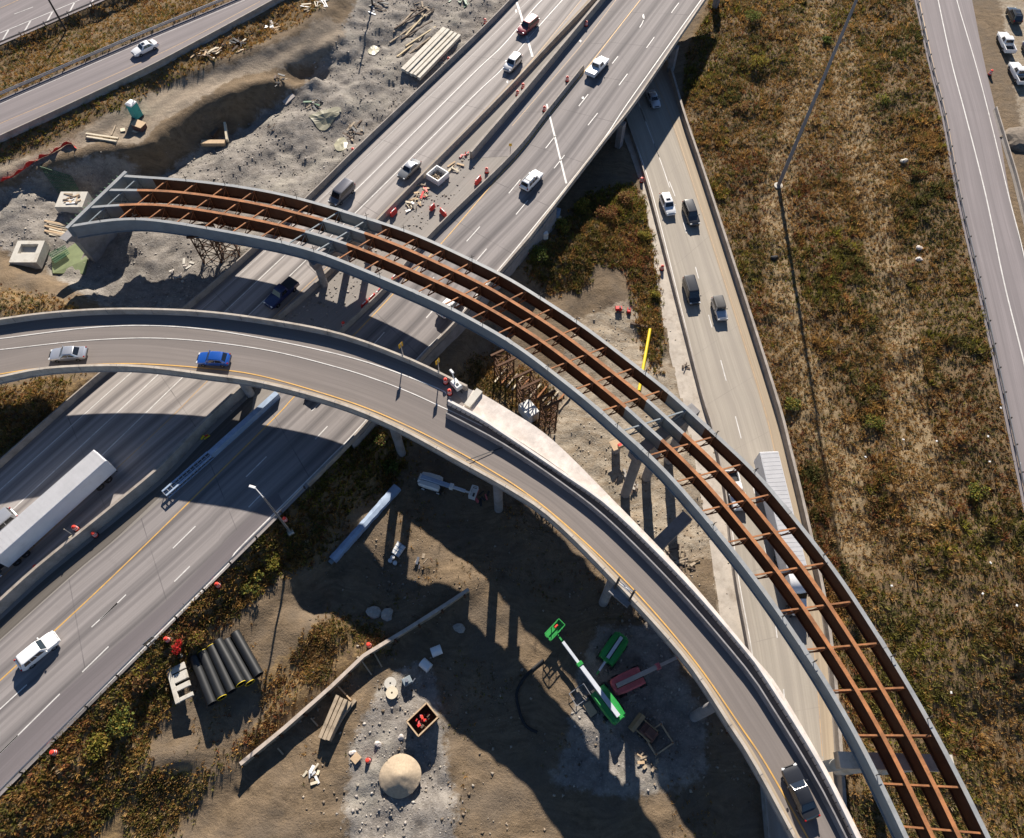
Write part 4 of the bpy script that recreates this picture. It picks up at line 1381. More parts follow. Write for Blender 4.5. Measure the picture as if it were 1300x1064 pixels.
    if hood:
        m = MB()
        loft(m, [[(x, y * .9, zz + .012) for y, zz in section(hw * interp(x, xs_w, ys_w), gc, interp(x, xs_h, ys_h))[4:9]] for x in (cf + .1, L * .3, L * .4, L * .455)], cap=False)
        m.build('hood_panel', hood, t, 40)
    if is_pick:
        x0, x1 = cr - .08, -L / 2
        m = MB()
        zt = S['tail']
        for s in (1, -1):
            m.box(((x0 + x1) / 2, s * (hw - .09), (gc + zt) / 2 + .1), (x0 - x1, .16, zt - gc - .1), bev=.04)
        m.box((x1 + .06, 0, (gc + zt) / 2 + .12), (.12, W - .36, zt - gc - .16), bev=.03)
        m.box((x0 - .04, 0, (gc + zt) / 2 + .1), (.08, W - .3, zt - gc - .1))
        m.build('bed_wall', paint, t, 34)
        m = MB()
        m.box(((x0 + x1) / 2, 0, .72), (x0 - x1 - .2, W - .33, .1))
        m.build('bed_floor', 'trim_black', t)
        if cover:
            m = MB()
            m.box(((x0 + x1) / 2, 0, zt + .04), (x0 - x1 - .04, W - .12, .06), bev=.02)
            m.build('bed_cover', cover, t)
        if load:
            m = MB()
            m.box((x0 - .35, 0, zt - .08), (.45, W - .42, .4), bev=.04)
            m.build('tool_box', load, t)
    return t
V = vehicle
V('sedan', 'paint_white', 'sedan_car', 'white sedan with a dark sunroof driving on the upper left ramp', 'car', (202, 57), (169, 73), ZU, sunroof=True)
V('big_suv', 'paint_red', 'suv_car', 'dark red suv crossing the white joint at the top of the far carriageway', 'car', (681, 28), (659, 47), 0)
V('suv', 'paint_silver', 'suv_car', 'silver suv following the dark red one on the far carriageway', 'car', (659, 75), (643, 93), 0)
V('sedan', 'paint_grey', 'sedan_car', 'grey car with a pale roof beside the debris filled median', 'car', (532, 207), (508, 230), 0, roof='paint_silver')
V('van', 'paint_slate', 'passenger_van', 'slate grey van about to pass under the steel girders', 'van', (446, 239), (424, 261), 0)
V('pickup', 'paint_navy', 'pickup_truck', 'dark navy pickup between the two curved bridges', 'pickup', (375, 361), (342, 392), 0, cover='trim_black')
V('pickup', 'paint_white', 'pickup_truck', 'white pickup with a white bed cover at the top of the near carriageway', 'pickup', (747, 101), (769, 77), 0, cover='paint_white')
V('suv', 'paint_white', 'suv_car', 'white suv with roof bars and a black tail on the overpass', 'car', (664, 244), (685, 222), 0, rails=True)
V('suv', 'paint_white', 'suv_car', 'white car half hidden under the fascia girder of the steel bridge', 'car', (561, 402), (583, 380), 0, glass='pale_glass')
V('sedan', 'paint_charcoal', 'sedan_car', 'dark car mostly hidden below the flyover edge on the near carriageway', 'car', (397, 500), (418, 478), 0)
V('sedan', 'paint_silver', 'sedan_car', 'silver sedan on the flyover near the left picture edge', 'car', (113, 451), (66, 454), ZR(90))
V('hatch', 'paint_blue', 'hatchback_car', 'bright blue car on the flyover', 'car', (296, 460), (251, 458), ZR(270))
V('suv', 'paint_white', 'suv_car', 'white suv alone on the near carriageway in the lower left corner', 'car', (30, 846), (74, 810), 0)
V('sedan', 'paint_silver', 'sedan_car', 'pale sedan in the shade emerging from under the overpass', 'car', (823, 117), (834, 141), ZL)
V('suv', 'paint_white', 'suv_car', 'white suv on the left lane of the sunken road', 'car', (841, 249), (852, 277), ZL, sunroof=True)
V('big_suv', 'paint_black', 'suv_car', 'black suv on the sunken road next to the white one', 'car', (870, 259), (882, 291), ZL)
V('van', 'paint_black', 'minivan', 'black minivan behind the dark topped off roader on the sunken road', 'van', (871, 355), (882, 391), ZL)
V('jeep', 'paint_silver', 'off_road_car', 'boxy off roader with black top and silver bonnet on the sunken road', 'car', (907, 380), (917, 412), ZL, roof='trim_black')
V('pickup', 'paint_white', 'pickup_truck', 'white pickup on the sunken road seen between the rusty girders', 'pickup', (926, 604), (937, 647), ZL)
V('suv', 'paint_black', 'suv_car', 'dark suv parked topmost on the roadside lot at the right edge', 'car', (1292, 40), (1278, 8), ZF, rails=True)
V('pickup', 'paint_white', 'pickup_truck', 'white pickup with an empty black bed parked on the roadside lot', 'pickup', (1281, 73), (1268, 44), ZF)
V('pickup', 'paint_navy', 'pickup_truck', 'dark pickup parked at the right edge beside the white ones', 'pickup', (1314, 87), (1299, 55), ZF)
V('pickup', 'paint_white', 'pickup_truck', 'white pickup with a tool box in its bed, lowest on the roadside lot', 'pickup', (1298, 113), (1282, 82), ZF, load='paint_grey')
V('sedan', 'paint_black', 'sedan_car', 'dark car entering the flyover at the lower picture edge', 'car', (1021, 1024), (1005, 988), ZR(1000))

def semi(label_loc, name, label, tail, nose, z, cab_paint, ribs=True):
    rz, c = head(tail, nose, z)
    c.z = z + .02
    t = thing(name, label, 'truck', c, rz)
    L, W = 16.15, 2.6
    x1 = L / 2
    mb = MB()
    mb.box((0, 0, 2.62), (L, W, 2.85), bev=.05)
    mb.build('trailer_body', 'trailer_white', t)
    mb = MB()
    for k in range(27):
        mb.box((-L / 2 + .3 + k * (L - .6) / 26, 0, 4.084), (.05, W - .25, .02))
    mb.box((0, 0, 4.062), (L - .1, W - .12, .03))
    mb.build('roof_panel', 'trailer_roof', t)
    mb = MB()
    for s in (1, -1):
        for k in range(14):
            mb.box((-L / 2 + .6 + k * (L - 1.2) / 13, s * (W / 2 + .008), 2.6), (.06, .02, 2.6))
        mb.box((0, s * (W / 2 + .01), 1.25), (L, .03, .16))
    mb.build('side_post', 'trailer_white', t)
    mb = MB()
    mb.box((-L / 2 - .02, 0, 2.6), (.06, W - .1, 2.7)).box((-L / 2 - .06, 0, 2.6), (.03, .04, 2.7))
    for s in (-.7, .7):
        mb.bar((-L / 2 - .08, s, 1.3), (-L / 2 - .08, s, 3.9), .05, .05)
    mb.build('rear_door', 'trailer_white', t)
    mb = MB()
    mb.box((0, 0, 1.08), (L - .4, .9, .24)).box((-L / 2 + .1, 0, .6), (.12, 2.3, .12))
    for s in (-.7, .7):
        mb.bar((x1 - 3.4, s, .15), (x1 - 3.4, s, 1.1), .14, .14).bar((-L / 2 + .1, s, .6), (-L / 2 + .1, s, 1.1), .1, .1)
    mb.build('chassis', 'trim_black', t)
    for s in (1, -1):
        for x in (-L / 2 + 1.5, -L / 2 + 2.8):
            wheel(t, x, s * (W / 2 - .32), .5, .56, 'chrome')
        mb = MB()
        mb.box((-L / 2 - .03, s * 1.1, 1.05), (.05, .3, .12))
        mb.build('taillight', 'lamp_red', t)
    # tractor
    tx = x1 + .9
    cab = MB()
    secs = []
    for x, w, zb, zt in ((tx - .2, 1.22, 1.0, 3.7), (tx + .4, 1.24, .95, 3.75), (tx + 1.5, 1.22, .9, 3.5), (tx + 2.0, 1.14, .9, 2.95), (tx + 2.55, 1.1, .85, 2.1), (tx + 3.3, 1.0, .75, 1.85), (tx + 4.0, .9, .6, 1.72), (tx + 4.35, .74, .55, 1.45)):
        secs.append([(x, y, q) for y, q in section(w, zb, zt, .04)])
    loft(cab, secs)
    cab.build('cab', cab_paint, t, 36)
    mb = MB()
    mb.quad((tx + 2.03, 1.0, 2.9), (tx + 2.03, -1.0, 2.9), (tx + 2.58, -1.0, 2.15), (tx + 2.58, 1.0, 2.15), 0, 0, -.02)
    mb.v = [(x + .03, y, z_ + .02) for x, y, z_ in mb.v]
    mb.build('windshield', 'window_glass', t)
    for s in (1, -1):
        mb = MB()
        mb.box((tx + 1.75, s * 1.2, 2.45), (.8, .05, .65))
        mb.build('side_window', 'window_glass', t)
        mb = MB()
        mb.box((tx + 2.25, s * 1.42, 2.2), (.14, .2, .75), bev=.04)
        mb.build('mirror', 'trim_black', t)
        mb = MB()
        mb.tube((tx + .2, s * 1.08, .75), (tx + 1.6, s * 1.08, .75), .32, n=12)
        mb.build('fuel_tank', 'chrome', t, 40)
        mb = MB()
        mb.box((tx + 4.15, s * .8, 1.2), (.3, .3, .26), bev=.06)
        mb.build('headlight', 'lamp_clear', t)
        for x in (x1 - 2.2, x1 - .9):
            wheel(t, x, s * (W / 2 - .32), .5, .56, 'chrome')
        wheel(t, tx + 3.4, s * 1.05, .5, .32, 'chrome')
    mb = MB()
    mb.box((x1 - .3, 0, .85), (5.6, .9, .28)).box((tx + 4.4, 0, .6), (.25, 2.3, .4), bev=.08)
    mb.build('chassis', 'trim_black', t)
    return t
semi(0, 'semi_truck', 'long white semi trailer in the flyover shadow on the left carriageway', (151, 589), (3, 722), 0, 'paint_charcoal')
semi(0, 'semi_truck', 'white semi truck on the sunken road under the girders', (965, 586), (1000, 735), ZL, 'paint_white')
rz, c = head((24, 645), (-30, 690), 0)
V('van', 'paint_silver', 'cargo_van', 'pale van mostly hidden behind the long white trailer', 'van', (22, 655), (-20, 690), 0)
# ------------------------------------------------------------------ weeds, grass, rubble (uncountable)
def foliage_mat(name, rough=.8, transl=.15):
    m, t, b = new_mat(name)
    a = N(t, 'ShaderNodeAttribute', attribute_name='tint')
    g = N(t, 'ShaderNodeNewGeometry')
    n = noise_n(t, g.outputs['Position'], 7.0, 2)
    c = mixc(t, ramp(t, n, .3, .7, 0, .5), a.outputs['Color'], mixc(t, .5, a.outputs['Color'], (.02, .015, .008)))
    t.links.new(c, b.inputs['Base Color'])
    b.inputs['Roughness'].default_value = rough
    b.inputs['Specular IOR Level'].default_value = .12
    if transl:
        tr = N(t, 'ShaderNodeBsdfTranslucent')
        t.links.new(c, tr.inputs['Color'])
        mx = N(t, 'ShaderNodeMixShader')
        mx.inputs[0].default_value = transl
        t.links.new(b.outputs[0], mx.inputs[1])
        t.links.new(tr.outputs[0], mx.inputs[2])
        t.links.new(mx.outputs[0], t.nodes['Material Output'].inputs['Surface'])
    return m
foliage_mat('weed_blades', .8, .4)
foliage_mat('rubble_stone', .95, 0)
def tri_mesh(name, V, Fs, C, mat, kind='stuff', parent=None):
    """V (n,3), Fs (m,k) with a colour per vertex"""
    me = bpy.data.meshes.new(name)
    me.vertices.add(len(V))
    me.vertices.foreach_set('co', V.astype(np.float32).ravel())
    k = Fs.shape[1]
    me.loops.add(Fs.size)
    me.loops.foreach_set('vertex_index', Fs.astype(np.int32).ravel())
    me.polygons.add(len(Fs))
    me.polygons.foreach_set('loop_start', np.arange(0, Fs.size, k, dtype=np.int32))
    me.update(calc_edges=True)
    ca = me.color_attributes.new('tint', 'FLOAT_COLOR', 'POINT')
    ca.data.foreach_set('color', np.concatenate([C, np.ones((len(C), 1))], 1).astype(np.float32).ravel())
    me.materials.append(MATS[mat])
    o = bpy.data.objects.new(name, me)
    COL.objects.link(o)
    if parent is not None:
        o.parent = parent
    elif kind:
        o['kind'] = kind
    return o
def gz_np(x, y):
    i = np.clip(np.searchsorted(gx, x) - 1, 0, nx - 2)
    j = np.clip(np.searchsorted(gy, y) - 1, 0, ny - 2)
    fx = (x - gx[i]) / (gx[i + 1] - gx[i])
    fy = (y - gy[j]) / (gy[j + 1] - gy[j])
    return (ZZ[j, i] * (1 - fx) + ZZ[j, i + 1] * fx) * (1 - fy) + (ZZ[j + 1, i] * (1 - fx) + ZZ[j + 1, i + 1] * fx) * fy
roads = [(NW_BAR, SE_EDGE, 0), (LOW_L, LOW_R, ZL), (FAR_L, FAR_R, ZF), (UP_L, UP_R, ZU), (TOP_L, TOP_R, ZT)]
RP = [wpoly(A, B, z) for A, B, z in roads]
inner = (GX > -130) & (GX < 130) & (GY > -20) & (GY < 170)
def scatter(weight, n):
    w = np.where(inner & (PU > -60) & (PU < 1360) & (PV > -40) & (PV < 1120), weight, 0).ravel()
    w = w / w.sum()
    k = RNG.choice(len(w), n, p=w)
    x = GX.ravel()[k] + RNG.uniform(-.3, .3, n)
    y = GY.ravel()[k] + RNG.uniform(-.3, .3, n)
    ok = np.ones(n, bool)
    for p in RP:
        ok &= ~inside(x, y, p)
    return x[ok], y[ok]
PAL = np.array([(.42, .265, .095), (.28, .175, .08), (.19, .185, .06), (.27, .27, .05), (.27, .115, .06), (.30, .25, .18), (.46, .33, .165), (.12, .13, .05)])
def tufts(name, x, y, prob, hlo, hhi, nb, wid=.09, spread=.75, bright=1.0):
    """clumps of blades; prob (n, 8) palette weights"""
    n = len(x)
    z = gz_np(x, y)
    cum = np.cumsum(prob / prob.sum(1, keepdims=True), 1)
    pick = (RNG.random(n)[:, None] > cum).sum(1).clip(0, 7)
    col = PAL[pick] * np.array([.95, .86, .72]) * RNG.uniform(.7, 1.35, (n, 1)) * bright
    h = RNG.uniform(hlo, hhi, n) * (0.6 + 0.9 * fbm(x, y, 4.0, 77, 3))
    A = RNG.uniform(0, 2 * np.pi, (n, nb))
    lean = RNG.uniform(.25, 1.0, (n, nb)) * spread
    hh = h[:, None] * RNG.uniform(.6, 1.1, (n, nb))
    w = wid * RNG.uniform(.7, 1.5, (n, nb))
    ca, sa = np.cos(A), np.sin(A)
    off = RNG.uniform(0, .28, (n, nb)) * h[:, None] / .6
    bx, by, bz = x[:, None] + ca * off, y[:, None] + sa * off, z[:, None] - .04
    tx_, ty_ = bx + ca * lean * hh, by + sa * lean * hh
    tz = bz + hh * np.sqrt(np.clip(1.25 - lean ** 2, .12, 1))
    V = np.stack([np.stack([bx - sa * w, by + ca * w, bz + 0 * bx], -1), np.stack([bx + sa * w, by - ca * w, bz + 0 * bx], -1), np.stack([tx_, ty_, tz], -1)], 2).reshape(-1, 3)
    Fs = np.arange(len(V)).reshape(-1, 3)
    cc = np.repeat(col, nb * 3, 0).reshape(n, nb, 3, 3) * RNG.uniform(.75, 1.25, (n, nb, 1, 1))
    return tri_mesh(name, V, Fs, cc.reshape(-1, 3), 'weed_blades')
def field_prob(x, y):
    a, b_, c_, d_ = fbm(x, y, 16, 21), fbm(x, y, 7, 31), fbm(x, y, 3, 41), fbm(x, y, 10, 51)
    tr = np.min([line_dist(x, y, P) for P in TRAILS], 0)
    path = np.clip(1.6 - tr / 2.2, 0, 1)
    P = np.zeros((len(x), 8))
    P[:, 0] = .7 + 2.2 * np.clip(b_ - .45, 0, 1) * 4
    P[:, 1] = .8 + 2.5 * np.clip(c_ - .5, 0, 1) * 3
    P[:, 2] = .6 + 7 * np.clip(a - .5, 0, 1) * 3
    P[:, 3] = .10 + 6 * np.clip(a * .6 + c_ * .4 - .54, 0, 1) * 3
    P[:, 4] = .10 + 3 * np.clip(d_ - .56, 0, 1) * 3
    P[:, 5] = .5
    P[:, 6] = .12 + 7 * path + 2 * np.clip(b_ - .6, 0, 1) * 3
    P[:, 7] = .35 + 4 * np.clip(.42 - b_, 0, 1) * 4
    return P, path
fmask = np.where(inside(PU, PV, FIELD), 1.0, 0)
x, y = scatter(fmask * (0.3 + 1.4 * fbm(GX, GY, 5, 61)), 56000)
P, path = field_prob(x, y)
keep = RNG.random(len(x)) > path * .12
tufts('weeds', x[keep], y[keep], P[keep], .16, .45, 9, .06, 1.0)
x, y = scatter(fmask * np.clip(fbm(GX, GY, 6, 71) - .45, 0, 1) ** 1.3, 5200)
P, path = field_prob(x, y)
P[:, 3] *= 1.3
P[:, 7] *= 2
keep = path < .4
tufts('tall_weeds', x[keep], y[keep], P[keep], .4, .9, 16, .08, .95)
gm = mask([TRI, SLOPE], 2)
x, y = scatter(gm, 9000)
P, _ = field_prob(x, y)
P[:, 2] *= 2.2
P[:, 3] *= 3
P[:, 6] *= .4
tufts('weeds', x, y, P, .25, .65, 10, .08, .95)
gm = mask([UPA, UPB, MOUND], 2)
x, y = scatter(gm * (.4 + fbm(GX, GY, 4, 81)), 7000)
P, _ = field_prob(x, y)
P[:, 0] *= 2
tufts('dry_grass', x, y, P, .2, .5, 8, .07, .95)
gm = mask([STRIP, MOUND2, UNDER], 3)
x, y = scatter(gm * np.clip(fbm(GX, GY, 4, 91) - .35, 0, 1), 6500)
P, _ = field_prob(x, y)
P[:, 6] += 1.5
P[:, 3] *= .5
tufts('dry_grass', x, y, P, .2, .5, 7, .06)
gm = blur(((m_tan < .2) & (m_grey < .3) & (m_pale < .2) & (m_grass < .3)).astype(float), 2) * (PU < 1000) * (PV > 560)
x, y = scatter(gm * np.clip(fbm(GX, GY, 7, 95) - .52, 0, 1), 1800)
P, _ = field_prob(x, y)
tufts('dry_grass', x, y, P, .15, .4, 6, .05)

# broken stone
OCT = np.array([(1, 0, 0), (-1, 0, 0), (0, 1, 0), (0, -1, 0), (0, 0, 1), (0, 0, -1)], float)
OF = np.array([(0, 2, 4), (2, 1, 4), (1, 3, 4), (3, 0, 4), (2, 0, 5), (1, 2, 5), (3, 1, 5), (0, 3, 5)])
def stones(name, x, y, lo, hi, cols, power=3.0, dz=0.0):
    n = len(x)
    s = lo + (hi - lo) * RNG.random(n) ** power
    z = gz_np(x, y)
    V = OCT[None] * RNG.uniform(.55, 1.25, (n, 6, 3)) + RNG.uniform(-.25, .25, (n, 6, 3))
    V = V * s[:, None, None] * np.array([1, 1, .6])
    a = RNG.uniform(0, 6.28, n)
    ca, sa = np.cos(a)[:, None], np.sin(a)[:, None]
    X = V[..., 0] * ca - V[..., 1] * sa + x[:, None]
    Y = V[..., 0] * sa + V[..., 1] * ca + y[:, None]
    Z = V[..., 2] + z[:, None] + (s * .25)[:, None] + dz
    VV = np.stack([X, Y, Z], -1).reshape(-1, 3)
    Fs = (OF[None] + 6 * np.arange(n)[:, None, None]).reshape(-1, 3)
    C = np.array(cols)[RNG.integers(0, len(cols), n)] * RNG.uniform(.7, 1.25, (n, 1))
    return tri_mesh(name, VV, Fs, np.repeat(C, 6, 0), 'rubble_stone')
GREY = [(.34, .31, .28), (.30, .275, .245), (.42, .39, .35), (.24, .215, .19), (.35, .315, .265)]
x, y = scatter(m_grey * np.clip(fbm(GX, GY, 6, 101) - .3, 0, 1), 16000)
stones('rubble', x, y, .03, .27, GREY, 8)
x, y = scatter(m_pale * (PU < 930) * np.clip(fbm(GX, GY, 5, 111) - .35, 0, 1), 3600)
stones('rubble', x, y, .02, .2, [(.4, .35, .28), (.3, .26, .2), (.5, .45, .38), (.26, .22, .17)], 8)
x, y = scatter(np.where((PV > 560) & (PU > 380) & (PU < 960) & (m_grass < .3), np.clip(fbm(GX, GY, 6, 121) - .4, 0, 1), 0), 4000)
stones('rubble', x, y, .04, .26, [(.25, .2, .15), (.17, .13, .09), (.34, .29, .23)], 6)
ok = inside(GX, GY, wpoly(MED_BAR[3:] + MED_WALL[:3], R_LEFT[3:8], 0.0))
x, y = [], []
w = ok.astype(float).ravel()
k = RNG.choice(len(w), 2600, p=w / w.sum())
x, y = GX.ravel()[k] + RNG.uniform(-.3, .3, 2600), GY.ravel()[k] + RNG.uniform(-.3, .3, 2600)
good = inside(x, y, wpoly(MED_BAR[3:] + MED_WALL[:3], R_LEFT[3:8], 0.0))
st_ = stones('median_rubble', x[good], y[good], .03, .26, GREY + [(.42, .36, .28)], 4, .22)

# shrubs
def shrub(u, v, r, h, cols, label, n=520, leaf=.13, group=None):
    b = on(u, v)
    t = thing('shrub', label, 'shrub', b, 0, group)
    mb = MB()
    for k in range(7):
        a = k * .9
        mb.tube((0, 0, -.2), (math.cos(a) * r * .6, math.sin(a) * r * .6, h * random.uniform(.5, .85)), .045, .012, 5)
    mb.build('stem', 'dark_wood', t)
    lobes = RNG.uniform(-1, 1, (9, 3)) * np.array([r * .62, r * .62, h * .22]) + np.array([0, 0, h * .58])
    q = lobes[RNG.integers(0, 9, n)]
    d = RNG.normal(size=(n, 3))
    d /= np.linalg.norm(d, axis=1, keepdims=True)
    c = q + d * (RNG.uniform(.3, 1, (n, 1)) ** .5) * np.array([r * .5, r * .5, h * .32])
    c[:, 2] = np.maximum(c[:, 2], .05)
    e1 = RNG.normal(size=(n, 3))
    e1 /= np.linalg.norm(e1, axis=1, keepdims=True)
    e2 = np.cross(e1, RNG.normal(size=(n, 3)))
    e2 /= np.linalg.norm(e2, axis=1, keepdims=True)
    s = leaf * RNG.uniform(.6, 1.5, (n, 1))
    V = np.stack([c - e1 * s, c + e2 * s * .6, c + e1 * s, c - e2 * s * .6], 1).reshape(-1, 3)
    C = np.array(cols)[RNG.integers(0, len(cols), n)] * RNG.uniform(.65, 1.3, (n, 1))
    tri_mesh('foliage', V, np.arange(4 * n).reshape(-1, 4), np.repeat(C, 4, 0), 'weed_blades', None, t)
GRN = [(.14, .18, .05), (.19, .22, .05), (.10, .13, .04)]
YEL = [(.32, .28, .05), (.24, .24, .05), (.36, .25, .06)]
RED = [(.6, .035, .03), (.48, .03, .03), (.3, .06, .04)]
BRN = [(.32, .16, .07), (.25, .13, .06), (.30, .22, .08)]
for a in ((962, 86, 2.4, 2.2, YEL + [(.22, .12, .03)], 'golden shrub at the field edge right of the overpass columns', 900),
          (955, 25, 1.9, 1.8, GRN, 'green shrub at the top edge beside the overpass'),
          (940, 140, 1.6, 1.5, BRN, 'brown shrub below the golden one at the field edge'),
          (683, 325, 1.8, 1.6, GRN, 'green shrub below the overpass wall nearest the steel bridge', 700),
          (712, 292, 1.7, 1.6, GRN + YEL, 'green shrub beside the pale board below the overpass wall', 700),
          (737, 268, 1.9, 1.8, YEL, 'yellow green shrub in the weedy triangle beside the shaded pavement', 800),
          (768, 272, 2.0, 1.8, BRN + [(.2, .06, .03)], 'reddish brown shrub in the middle of the weedy triangle', 800),
          (795, 255, 1.4, 1.4, BRN, 'brown shrub at the top of the weedy triangle by the concrete apron'),
          (818, 302, 1.2, 1.2, YEL, 'yellow green shrub hugging the concrete apron above the barrel'),
          (832, 375, 1.0, 1.1, YEL, 'small yellow shrub at the lower end of the concrete apron verge'),
          (345, 716, 1.6, 1.3, YEL, 'yellow shrub beside the street lamp base'),
          (322, 742, 1.5, 1.2, GRN + YEL, 'olive shrub on the verge above the pipes near the barrel', 600),
          (250, 815, 1.1, 1.1, YEL + BRN, 'golden shrub beside the bright red bush'),
          (225, 822, .95, 1.1, RED, 'bright red bush beside the guardrail and the pale skid', 420),
          (160, 915, 2.1, 1.5, YEL + GRN, 'large yellow green shrub on the lower left verge', 900),
          (125, 950, 1.7, 1.3, YEL, 'yellow shrub at the lower left picture corner verge', 700),
          (178, 868, 1.2, 1.1, BRN, 'brown shrub on the verge left of the pale skid'),
          (495, 595, 1.3, 1.3, GRN, 'green shrub below the flyover beside the wrapped beam'),
          (480, 560, 1.4, 1.4, BRN + GRN, 'brown green shrub close under the flyover edge'),
          (1120, 130, 1.5, 1.2, YEL + GRN, 'yellow green shrub in the field beside the trail, upper one'),
          (1165, 220, 1.4, 1.1, GRN + BRN, 'olive shrub in the field near the far guardrail'),
          (1005, 515, 1.3, 1.2, YEL + GRN, 'green shrub in the field near the retaining wall'),
          (1110, 540, 1.4, 1.2, YEL + GRN, 'yellow green shrub in the lower middle of the field'),
          (1050, 55, 1.1, 1.1, GRN, 'green shrub in the field beside the top of the light mast'),
          (1240, 625, 1.5, 1.2, YEL + GRN, 'yellow green shrub in the field near the lower end of the far guardrail')):
    shrub(*a)
# ------------------------------------------------------------------ traffic barrels
bt = None
def barrel(u, v, label, z=None, dz=0.0, tilt=0.0, k=1.0):
    global bt
    p = on(u, v) if z is None else at(u, v, z)
    p.z += dz
    if bt is None:
        bt = thing('traffic_barrel', label, 'traffic barrel', p, 0, 'orange traffic barrels around the work zone')
        mb = MB()
        mb.lathe([(.02, .05), (.31, .05), (.30, .32), (.285, .34), (.275, .62), (.26, .64), (.245, .93), (.2, 1.0), (.06, 1.02)], n=16)
        mb.bar((-.1, 0, 1.06), (.1, 0, 1.06), .05, .1)
        mb.build('drum', 'orange_plastic', bt, 40)
        for z0, r0 in ((.36, .287), (.68, .263)):
            mb = MB()
            mb.lathe([(r0 + .006, z0), (r0, z0 + .14)], n=16)
            mb.f.pop()
            mb.m.pop()
            mb.build('reflective_band', 'white_plastic', bt, 60)
        mb = MB()
        mb.lathe([(.42, 0), (.42, .06), (.3, .09)], n=12)
        mb.build('rubber_base', 'rubber', bt)
        t = bt
    else:
        t = copy_tree(bt)
        t.location = p
        t['label'] = label
    t.rotation_euler = (tilt, 0, random.uniform(0, 6))
    t.scale = (k, k, k)
for a in ((616, 30, 'orange barrel behind the far barrier, uppermost beside the rubble site'),
          (570, 79, 'orange barrel behind the far barrier beside the stack of pale timbers'),
          (449, 194, 'orange barrel behind the far barrier above the slate van'),
          (657, 121, 'orange barrel between the two median walls, lower of the pair', 0), (664, 112, 'orange barrel between the two median walls, upper of the pair', 0),
          (744, 33, 'orange barrel at the foot of the tall median wall near the top edge', 0),
          (720, 103, 'orange barrel behind the upper tip of the work zone barrier', 0),
          (691, 141, 'orange barrel behind the work zone barrier beside the white joint', 0),
          (618, 219, 'orange barrel behind the work zone barrier at the gravel median', 0),
          (649, 343, 'orange barrel in the bushes right above the steel girder'),
          (669, 322, 'orange barrel in the bushes below the overpass wall'),
          (840, 342, 'orange barrel on the concrete apron beside the sunken road', ZL),
          (814, 231, 'orange barrel in the shade at the top of the concrete apron', ZL),
          (122, 680, 'orange barrel on the median beside the lower thick wall, right of the wall', 0),
          (104, 676, 'orange barrel at the post on the lower median wall', 0, 1.2),
          (49, 722, 'orange barrel on the lower median beside the trailer front', 0),
          (437, 414, 'orange barrel in the shadow at the end of the work zone barrier', 0),
          (363, 661, 'orange barrel half behind the street lamp'),
          (278, 744, 'orange barrel behind the guardrail above the small sign'),
          (214, 813, 'orange barrel at the guardrail beside the red bush'),
          (71, 956, 'orange barrel behind the guardrail in the lower left corner'),
          (566, 486, 'orange barrel on the flyover beside the white generator, farther one', ZR(570)),
          (571, 500, 'orange barrel on the flyover beside the white generator, nearer one', ZR(570)),
          (469, 820, 'orange barrel lying on the grass above the plank wall'),
          (468, 966, 'orange barrel beside the gravel cone at the lower edge'),
          (1256, 95, 'orange barrel on the far right road shoulder', ZF)):
    u, v, lb = a[:3]
    z = a[3] if len(a) > 3 else None
    barrel(u, v, lb, z, a[4] if len(a) > 4 else 0.01)

# ------------------------------------------------------------------ upper left site
def frame_at(u, v, z=None, toward=None):
    """ground point and heading toward another photo pixel"""
    p = on(u, v) if z is None else at(u, v, z)
    if toward is None:
        return p, 0.0
    q = at(toward[0], toward[1], p.z)
    return p, math.atan2(q.y - p.y, q.x - p.x)
p, a = frame_at(175, 148, None, (182, 151))
t = thing('portable_toilet', 'teal portable toilet with a white roof beside the haul road', 'portable toilet', p, a)
t.scale = (1.15, 1.15, 1.25)
mb = MB()
mb.box((0, 0, 1.1), (1.15, 1.2, 2.2), bev=.05)
for s in (-.38, 0, .38):
    mb.box((s, -.61, 1.15), (.1, .03, 1.9)).box((s, .61, 1.15), (.1, .03, 1.9))
mb.build('cabin', 'teal_plastic', t)
mb = MB()
loft(mb, [[(-.62, -.64, 2.16), (.62, -.64, 2.16), (.62, .64, 2.16), (-.62, .64, 2.16)], [(-.6, -.6, 2.3), (.6, -.6, 2.3), (.6, .6, 2.3), (-.6, .6, 2.3)], [(-.3, -.3, 2.42), (.3, -.3, 2.42), (.3, .3, 2.42), (-.3, .3, 2.42)]])
mb.build('roof', 'white_plastic', t)
mb = MB()
mb.tube((.3, .4, 2.2), (.3, .4, 2.65), .05)
mb.build('vent_pipe', 'white_plastic', t)
mb = MB()
mb.box((.59, 0, 1.1), (.04, .8, 1.9))
d = mb.build('door', 'teal_plastic', t)
mb = MB()
mb.box((.63, .3, 1.1), (.05, .06, .14))
mb.build('handle', 'trim_black', d)
mb = MB()
mb.box((0, 0, .05), (1.3, 1.35, .1))
mb.build('skid_base', 'trim_black', t)
p, a = frame_at(179, 164, None, (190, 168))
t = thing('plywood_crate', 'plywood topped crate with dark sides in front of the teal toilet', 'crate', p, a)
mb = MB()
mb.box((0, 0, .55), (2.0, 1.3, 1.1), bev=.03)
mb.build('crate_side', 'brown_tarp', t)
mb = MB()
mb.box((0, .05, 1.13), (2.15, 1.5, .06))
mb.build('lid', 'plywood', t)
mb = MB()
mb.bar((-.9, -1.0, .08), (.4, -1.0, .08), .3, .12)
mb.build('loose_board', 'pale_wood', t)
